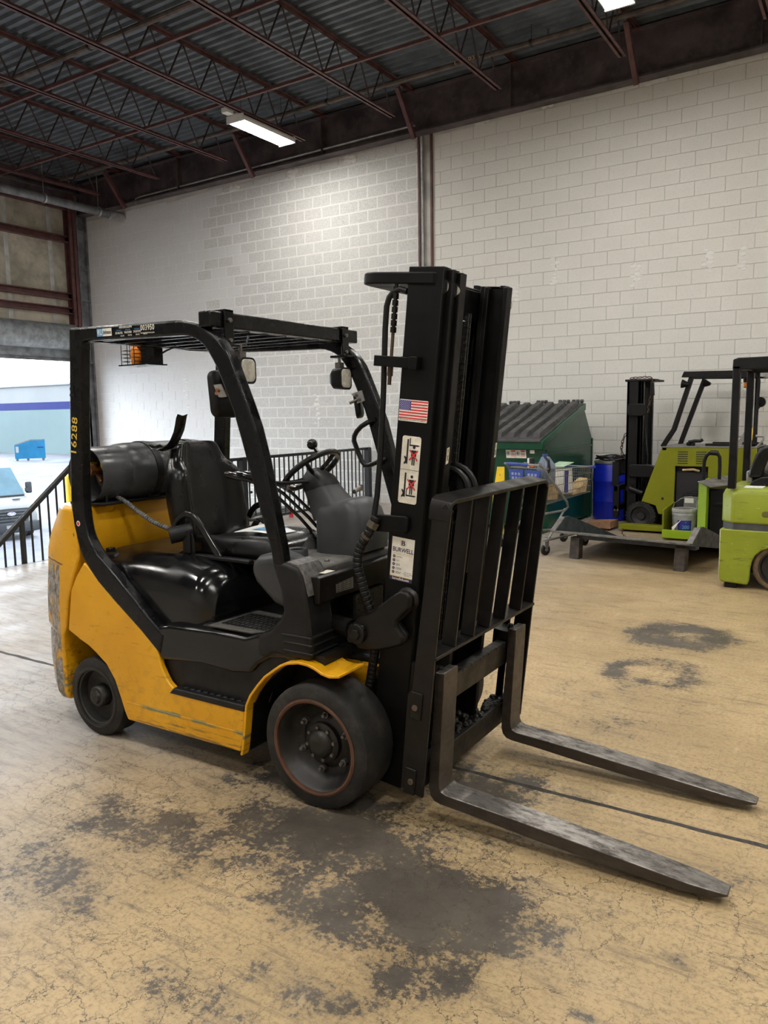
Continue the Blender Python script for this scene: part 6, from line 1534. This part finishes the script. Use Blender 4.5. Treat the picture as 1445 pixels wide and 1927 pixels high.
obj('guard_crossbar', B().box(-1.145, -1.08, GY0 + .07, GY1 - .09, 2.0, 2.085), M['truck_black'], G, bevel=.006)
for k in range(6): obj('guard_bar', B().box(-1.1, .3, GY0 + .14 + k * .13, GY0 + .16 + k * .13, 2.03, 2.07), M['truck_black'], G, smooth=0)
o = obj('work_lamp', B().lathe([(.001, -.05), (.03, -.045), (.05, -.01), (.052, .02), (.001, .03)], (-1.015, GY1 - .03, 1.70), (-.2, -1, 0), 18), M['truck_black'], G)
obj('lamp_arm', B().tube([(-1.06, GY1 - .05, 1.62), (-1.03, GY1 - .05, 1.64), (-1.01, GY1 - .04, 1.68)], .010, 6), M['truck_black'], o)
obj('hose', B().tube([(-1.05, GY1 - .06, 2.0), (-1.03, GY1 - .09, 1.9), (-1.04, GY1 - .09, 1.5), (-1.06, GY1 - .09, 1.3)], .014, 8), M['hose'], G)
obj('yellow_tag', B().box(-1.075, -1.065, GY1 - .1, GY1 - .095, 1.33, 1.45), M['ink_yellow'], G, smooth=0)
st2 = B(); rings = []
for x, zt in ((-.99, .96), (-.96, 1.0), (-.90, 1.03), (-.6, 1.06), (-.4, 1.05)):
    rings.append([(x, 7.92, .93), (x, 7.92, zt - .02), (x, 7.98, zt), (x, 8.30, zt), (x, 8.36, zt - .02), (x, 8.36, .93)])
st2.loft(rings)
obj('seat_cushion', st2, M['black_vinyl'], G, bevel=.02, seg=3)
st2 = B(); rings = []
for z, x0, x1 in ((1.0, -1.02, -.90), (1.1, -1.0, -.88), (1.22, -.96, -.84), (1.27, -.92, -.82), (1.30, -.88, -.80)):
    rings.append([(x0, 7.93, z), (x1, 7.93, z), (x1 + .02, 8.35, z), (x0, 8.35, z)])
st2.loft(rings)
obj('seat_backrest', st2, M['black_vinyl'], G, bevel=.025, seg=3)
obj('seat_box', B().box(-1.04, -.98, 8.0, 8.25, .95, 1.06), plain('grey_seat_box', (.28, .27, .26), .5), G, bevel=.012)
obj('seat_slide', B().box(-1.0, -.4, 7.98, 8.3, .915, .94), M['truck_black'], G, smooth=0)
tag(obj('paper_sheet', B().box(-1.02, -.86, 7.72, 7.88, .926, .934), M['paper']), 'white sheet lying on the lime forklift body behind its guard leg', 'paper')

# ================================================================ outside, seen through the roll-up door
LZ = -2.6
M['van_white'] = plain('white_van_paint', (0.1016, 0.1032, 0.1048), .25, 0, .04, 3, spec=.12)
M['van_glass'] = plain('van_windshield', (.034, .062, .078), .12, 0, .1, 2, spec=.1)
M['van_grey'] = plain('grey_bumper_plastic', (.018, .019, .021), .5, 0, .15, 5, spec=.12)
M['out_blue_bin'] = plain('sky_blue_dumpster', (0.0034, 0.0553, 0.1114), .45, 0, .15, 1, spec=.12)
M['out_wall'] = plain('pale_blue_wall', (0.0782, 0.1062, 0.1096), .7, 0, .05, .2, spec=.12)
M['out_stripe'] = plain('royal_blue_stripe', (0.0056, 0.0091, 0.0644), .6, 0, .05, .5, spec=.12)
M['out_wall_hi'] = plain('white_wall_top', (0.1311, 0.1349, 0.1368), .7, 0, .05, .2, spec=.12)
bd = thing('warehouse_building', 'long pale building with a royal blue stripe across the lot', 'building', (-85, 60, LZ))
obj('wall', B().box(-150, -20, 58.4, 60, LZ, 2.68), M['out_wall'], bd, smooth=0)
obj('stripe', B().box(-150, -20, 58.38, 60, 2.68, 3.56), M['out_stripe'], bd, smooth=0)
obj('wall_top', B().box(-150, -20, 58.4, 60, 3.56, 5.5), M['out_wall_hi'], bd, smooth=0)
obj('roof_edge', B().box(-150, -20, 58.2, 60, 5.5, 5.65), M['out_wall_hi'], bd, smooth=0)
# blue dumpster
A_, Bm, C_ = Vector((-73.4, 46.75, LZ)), Vector((-72.75, 47.9, LZ)), Vector((-71.9, 49.15, LZ))
ob = thing('dumpster', 'small bright blue dumpster far outside before the striped building', 'dumpster', tuple(Bm))
def lerp3(p, q, k): return p + (q - p) * k
D_ = A_ + (C_ - Bm)
up = Vector((0, 0, 1))
def q8(p0, p1, p2, p3, z0, z1a, z1b): return [tuple(p + up * z0) for p in (p0, p1, p2, p3)] + [tuple(p + up * z) for p, z in ((p0, z1a), (p1, z1a), (p2, z1b), (p3, z1b))]
CUBE = [(3, 2, 1, 0), (4, 5, 6, 7), (0, 1, 5, 4), (1, 2, 6, 5), (2, 3, 7, 6), (3, 0, 4, 7)]
obj('body', B().add(q8(A_, Bm, C_, D_, .22, 1.55, 2.05), CUBE), M['out_blue_bin'], ob, smooth=0)
obj('lid', B().add(q8(A_, Bm, C_, D_, 1.55, 1.66, 2.16)[0:0] + [tuple(p + up * z) for p, z in ((A_, 1.56), (Bm, 1.56), (C_, 2.06), (D_, 2.06), (A_, 1.66), (Bm, 1.66), (C_, 2.16), (D_, 2.16))], CUBE), M['lid_grey'], ob, smooth=0)
nrm = (Bm - A_).cross(up).normalized()
obj('label', B().add([tuple(lerp3(A_, Bm, a) + nrm * .03 + up * z) for a, z in ((.35, .6), (.78, .6), (.78, 1.45), (.35, 1.45))], [(0, 1, 2, 3)]), M['out_wall_hi'], ob, smooth=0)
obj('label', B().add([tuple(lerp3(A_, Bm, a) + nrm * .03 + up * z) for a, z in ((.08, .85), (.28, .85), (.28, 1.45), (.08, 1.45))], [(0, 1, 2, 3)]), M['out_wall_hi'], ob, smooth=0)
obj('pocket', B().add([tuple(lerp3(Bm, C_, a) + Vector((.6, -.4, 0)).normalized() * .06 + up * z) for a, z in ((.1, 1.25), (.9, 1.3), (.9, 1.4), (.1, 1.35))] , [(0, 1, 2, 3)]), M['out_stripe'], ob, smooth=0)
for p in (lerp3(A_, Bm, .15), lerp3(A_, Bm, .9), lerp3(Bm, C_, .85)): obj('caster', B().cyl(tuple(p + up * .13 - nrm * .1), tuple(p + up * .13), .13, 10).cyl(tuple(p + up * .13 - nrm * .05), tuple(p + up * .26 - nrm * .05), .05, 6), M['rail_black'], ob)
# white van facing the dock
VA = math.atan2(-.53, .85) + .36
VF = frame(-25.55, 15.98, LZ, VA)      # local +x is the van's forward direction, origin under the front bumper
vn = thing('van', 'white delivery van parked outside, facing the dock at the left edge', 'van', (-26, 16.2, LZ))
VB = lambda: B(VF)
W2 = 1.0
def vring(x, pts): return [(x, y, z) for y, z in pts]
def vsec(x, zl, zt, wl, wt):
    return [(x, -wl, zl), (x, -wl, (zl + zt) * .5), (x, -wt, zt - .08), (x, -wt + .12, zt), (x, wt - .12, zt), (x, wt, zt - .08), (x, wl, (zl + zt) * .5), (x, wl, zl)]
obj('body', VB().loft([vsec(-.12, .42, 1.02, .90, .82), vsec(-.22, .40, 1.20, .98, .90), vsec(-.55, .40, 1.36, W2, .93), vsec(-.95, .40, 1.48, W2, .96)]), M['van_white'], vn, smooth=40)
obj('cab', VB().loft([vsec(-.90, .40, 1.46, W2, .96), vsec(-1.75, .40, 2.45, W2, .82), vsec(-2.1, .40, 2.78, W2, .84), vsec(-5.6, .40, 2.84, W2, .85)]), M['van_white'], vn, smooth=40)
obj('windshield', VB().add([(-.94, -.86, 1.53), (-.94, .86, 1.53), (-1.74, .74, 2.46), (-1.74, -.74, 2.46), (-1.0, -.86, 1.50), (-1.0, .86, 1.50), (-1.80, .74, 2.42), (-1.80, -.74, 2.42)], CUBE), M['van_glass'], vn, smooth=0)
obj('wiper_cowl', VB().box(-.98, -.86, -.84, .84, 1.47, 1.53), M['van_grey'], vn, bevel=.02)
b = VB()
for k in range(5): b.box(-.66 - .0, -.50, .30 + .055 * k, .34 + .055 * k, 1.395, 1.405)
obj('hood_vents', b, M['van_grey'], vn, smooth=0)
gr = obj('grille', VB().add([(-.125, -.72, 1.10), (-.06, 0, 1.12), (-.125, .72, 1.10), (-.10, .60, .66), (-.03, 0, .64), (-.10, -.60, .66), (-.3, -.72, 1.10), (-.3, 0, 1.12), (-.3, .72, 1.10), (-.3, .60, .66), (-.3, 0, .64), (-.3, -.60, .66)],
    [(0, 1, 4, 5), (1, 2, 3, 4), (6, 11, 10, 7), (7, 10, 9, 8), (0, 6, 7, 1), (1, 7, 8, 2), (2, 8, 9, 3), (3, 9, 10, 4), (4, 10, 11, 5), (5, 11, 6, 0)]), M['van_grey'], vn, smooth=0)
for k in range(4):
    z = .71 + k * .105; w_ = .58 + k * .035
    obj('grille_bar', VB().strip([(-.09, -w_, z), (-.02, 0, z + .01), (-.09, w_, z)], .05, .045), plain('grille_grey', (.036, .037, .039), .4, .1, spec=.15) if k == 0 else bpy.data.materials['grille_grey'], gr, smooth=0)
em = obj('emblem', VB().add([(.018, .14 * math.cos(2 * PI * k / 24), .945 + .06 * math.sin(2 * PI * k / 24)) for k in range(24)] + [(-.03, .14 * math.cos(2 * PI * k / 24), .945 + .06 * math.sin(2 * PI * k / 24)) for k in range(24)], [tuple(range(24))] + [(k, (k + 1) % 24, 24 + (k + 1) % 24, 24 + k) for k in range(24)]), M['bare_plate'], vn, smooth=0)
obj('emblem_field', VB().add([(.020, .125 * math.cos(2 * PI * k / 24), .945 + .050 * math.sin(2 * PI * k / 24)) for k in range(24)], [tuple(range(24))]), M['ink_blue'], em, smooth=0)
b = B(); o3 = VF(.022, 0, .945); c, s = math.cos(VA), math.sin(VA)
letters(b, 'Ford', o3, (-s, c, 0), (0, 0, 1), .085, .15, bold=.01)
obj('lettering', b, M['sticker_white'], em, smooth=0)
obj('bumper', VB().loft([[(.0, -.95, .28), (.10, -.70, .28), (.14, 0, .28), (.10, .70, .28), (.0, .95, .28), (-.6, 1.02, .30), (-.6, -1.02, .30)], [(.02, -.98, .45), (.12, -.70, .45), (.16, 0, .45), (.12, .70, .45), (.02, .98, .45), (-.6, 1.03, .45), (-.6, -1.03, .45)], [(.0, -.97, .64), (.08, -.70, .64), (.12, 0, .64), (.08, .70, .64), (.0, .97, .64), (-.6, 1.02, .62), (-.6, -1.02, .62)]]), M['van_grey'], vn, bevel=.02)
for sy in (-1, 1):
    obj('headlight', VB().add([(-.13, sy * .74, .92), (-.13, sy * .74, 1.10), (-.42, sy * .985, 1.28), (-.30, sy * 1.0, 1.0), (-.2, sy * .70, .92), (-.2, sy * .70, 1.10), (-.5, sy * .95, 1.28), (-.4, sy * .95, 1.0)], CUBE), M['lens'], vn, smooth=0)
    mr = obj('mirror', VB().box(-1.32, -1.16, 1.04 if sy > 0 else -1.25, 1.25 if sy > 0 else -1.04, 1.52, 1.94), M['van_grey'], vn, bevel=.05, seg=3)
    obj('mirror_arm', VB().box(-1.18, -1.1, min(sy * .98, sy * 1.1), max(sy * .98, sy * 1.1), 1.6, 1.72), M['van_grey'], mr, smooth=0)
    for x in (-.95, -4.4):
        wl_ = B().lathe([(.001, -.1), (.20, -.1), (.22, -.12), (.33, -.11), (.35, -.06), (.35, .06), (.33, .11), (.001, .11)], VF(x, sy * .90, .35), (-math.sin(VA), math.cos(VA), 0), 24)
        obj('wheel', wl_, M['rail_black'], vn)
obj('license_holder', VB().box(.13, .16, -.25, .25, .45, .56), plain('grey_plate_holder', (.10, .10, .105), .5), vn, smooth=0)
tag(obj('bollard', B().lathe([(.001, -2.2), (.085, -2.2), (.085, .32), (.07, .365), (.04, .385), (.001, .39)], (-15.35, 11.02, 0), (0, 0, 1), 18), M['yellow_post']), 'bright yellow bollard at the door jamb behind the sloping railing', 'bollard')
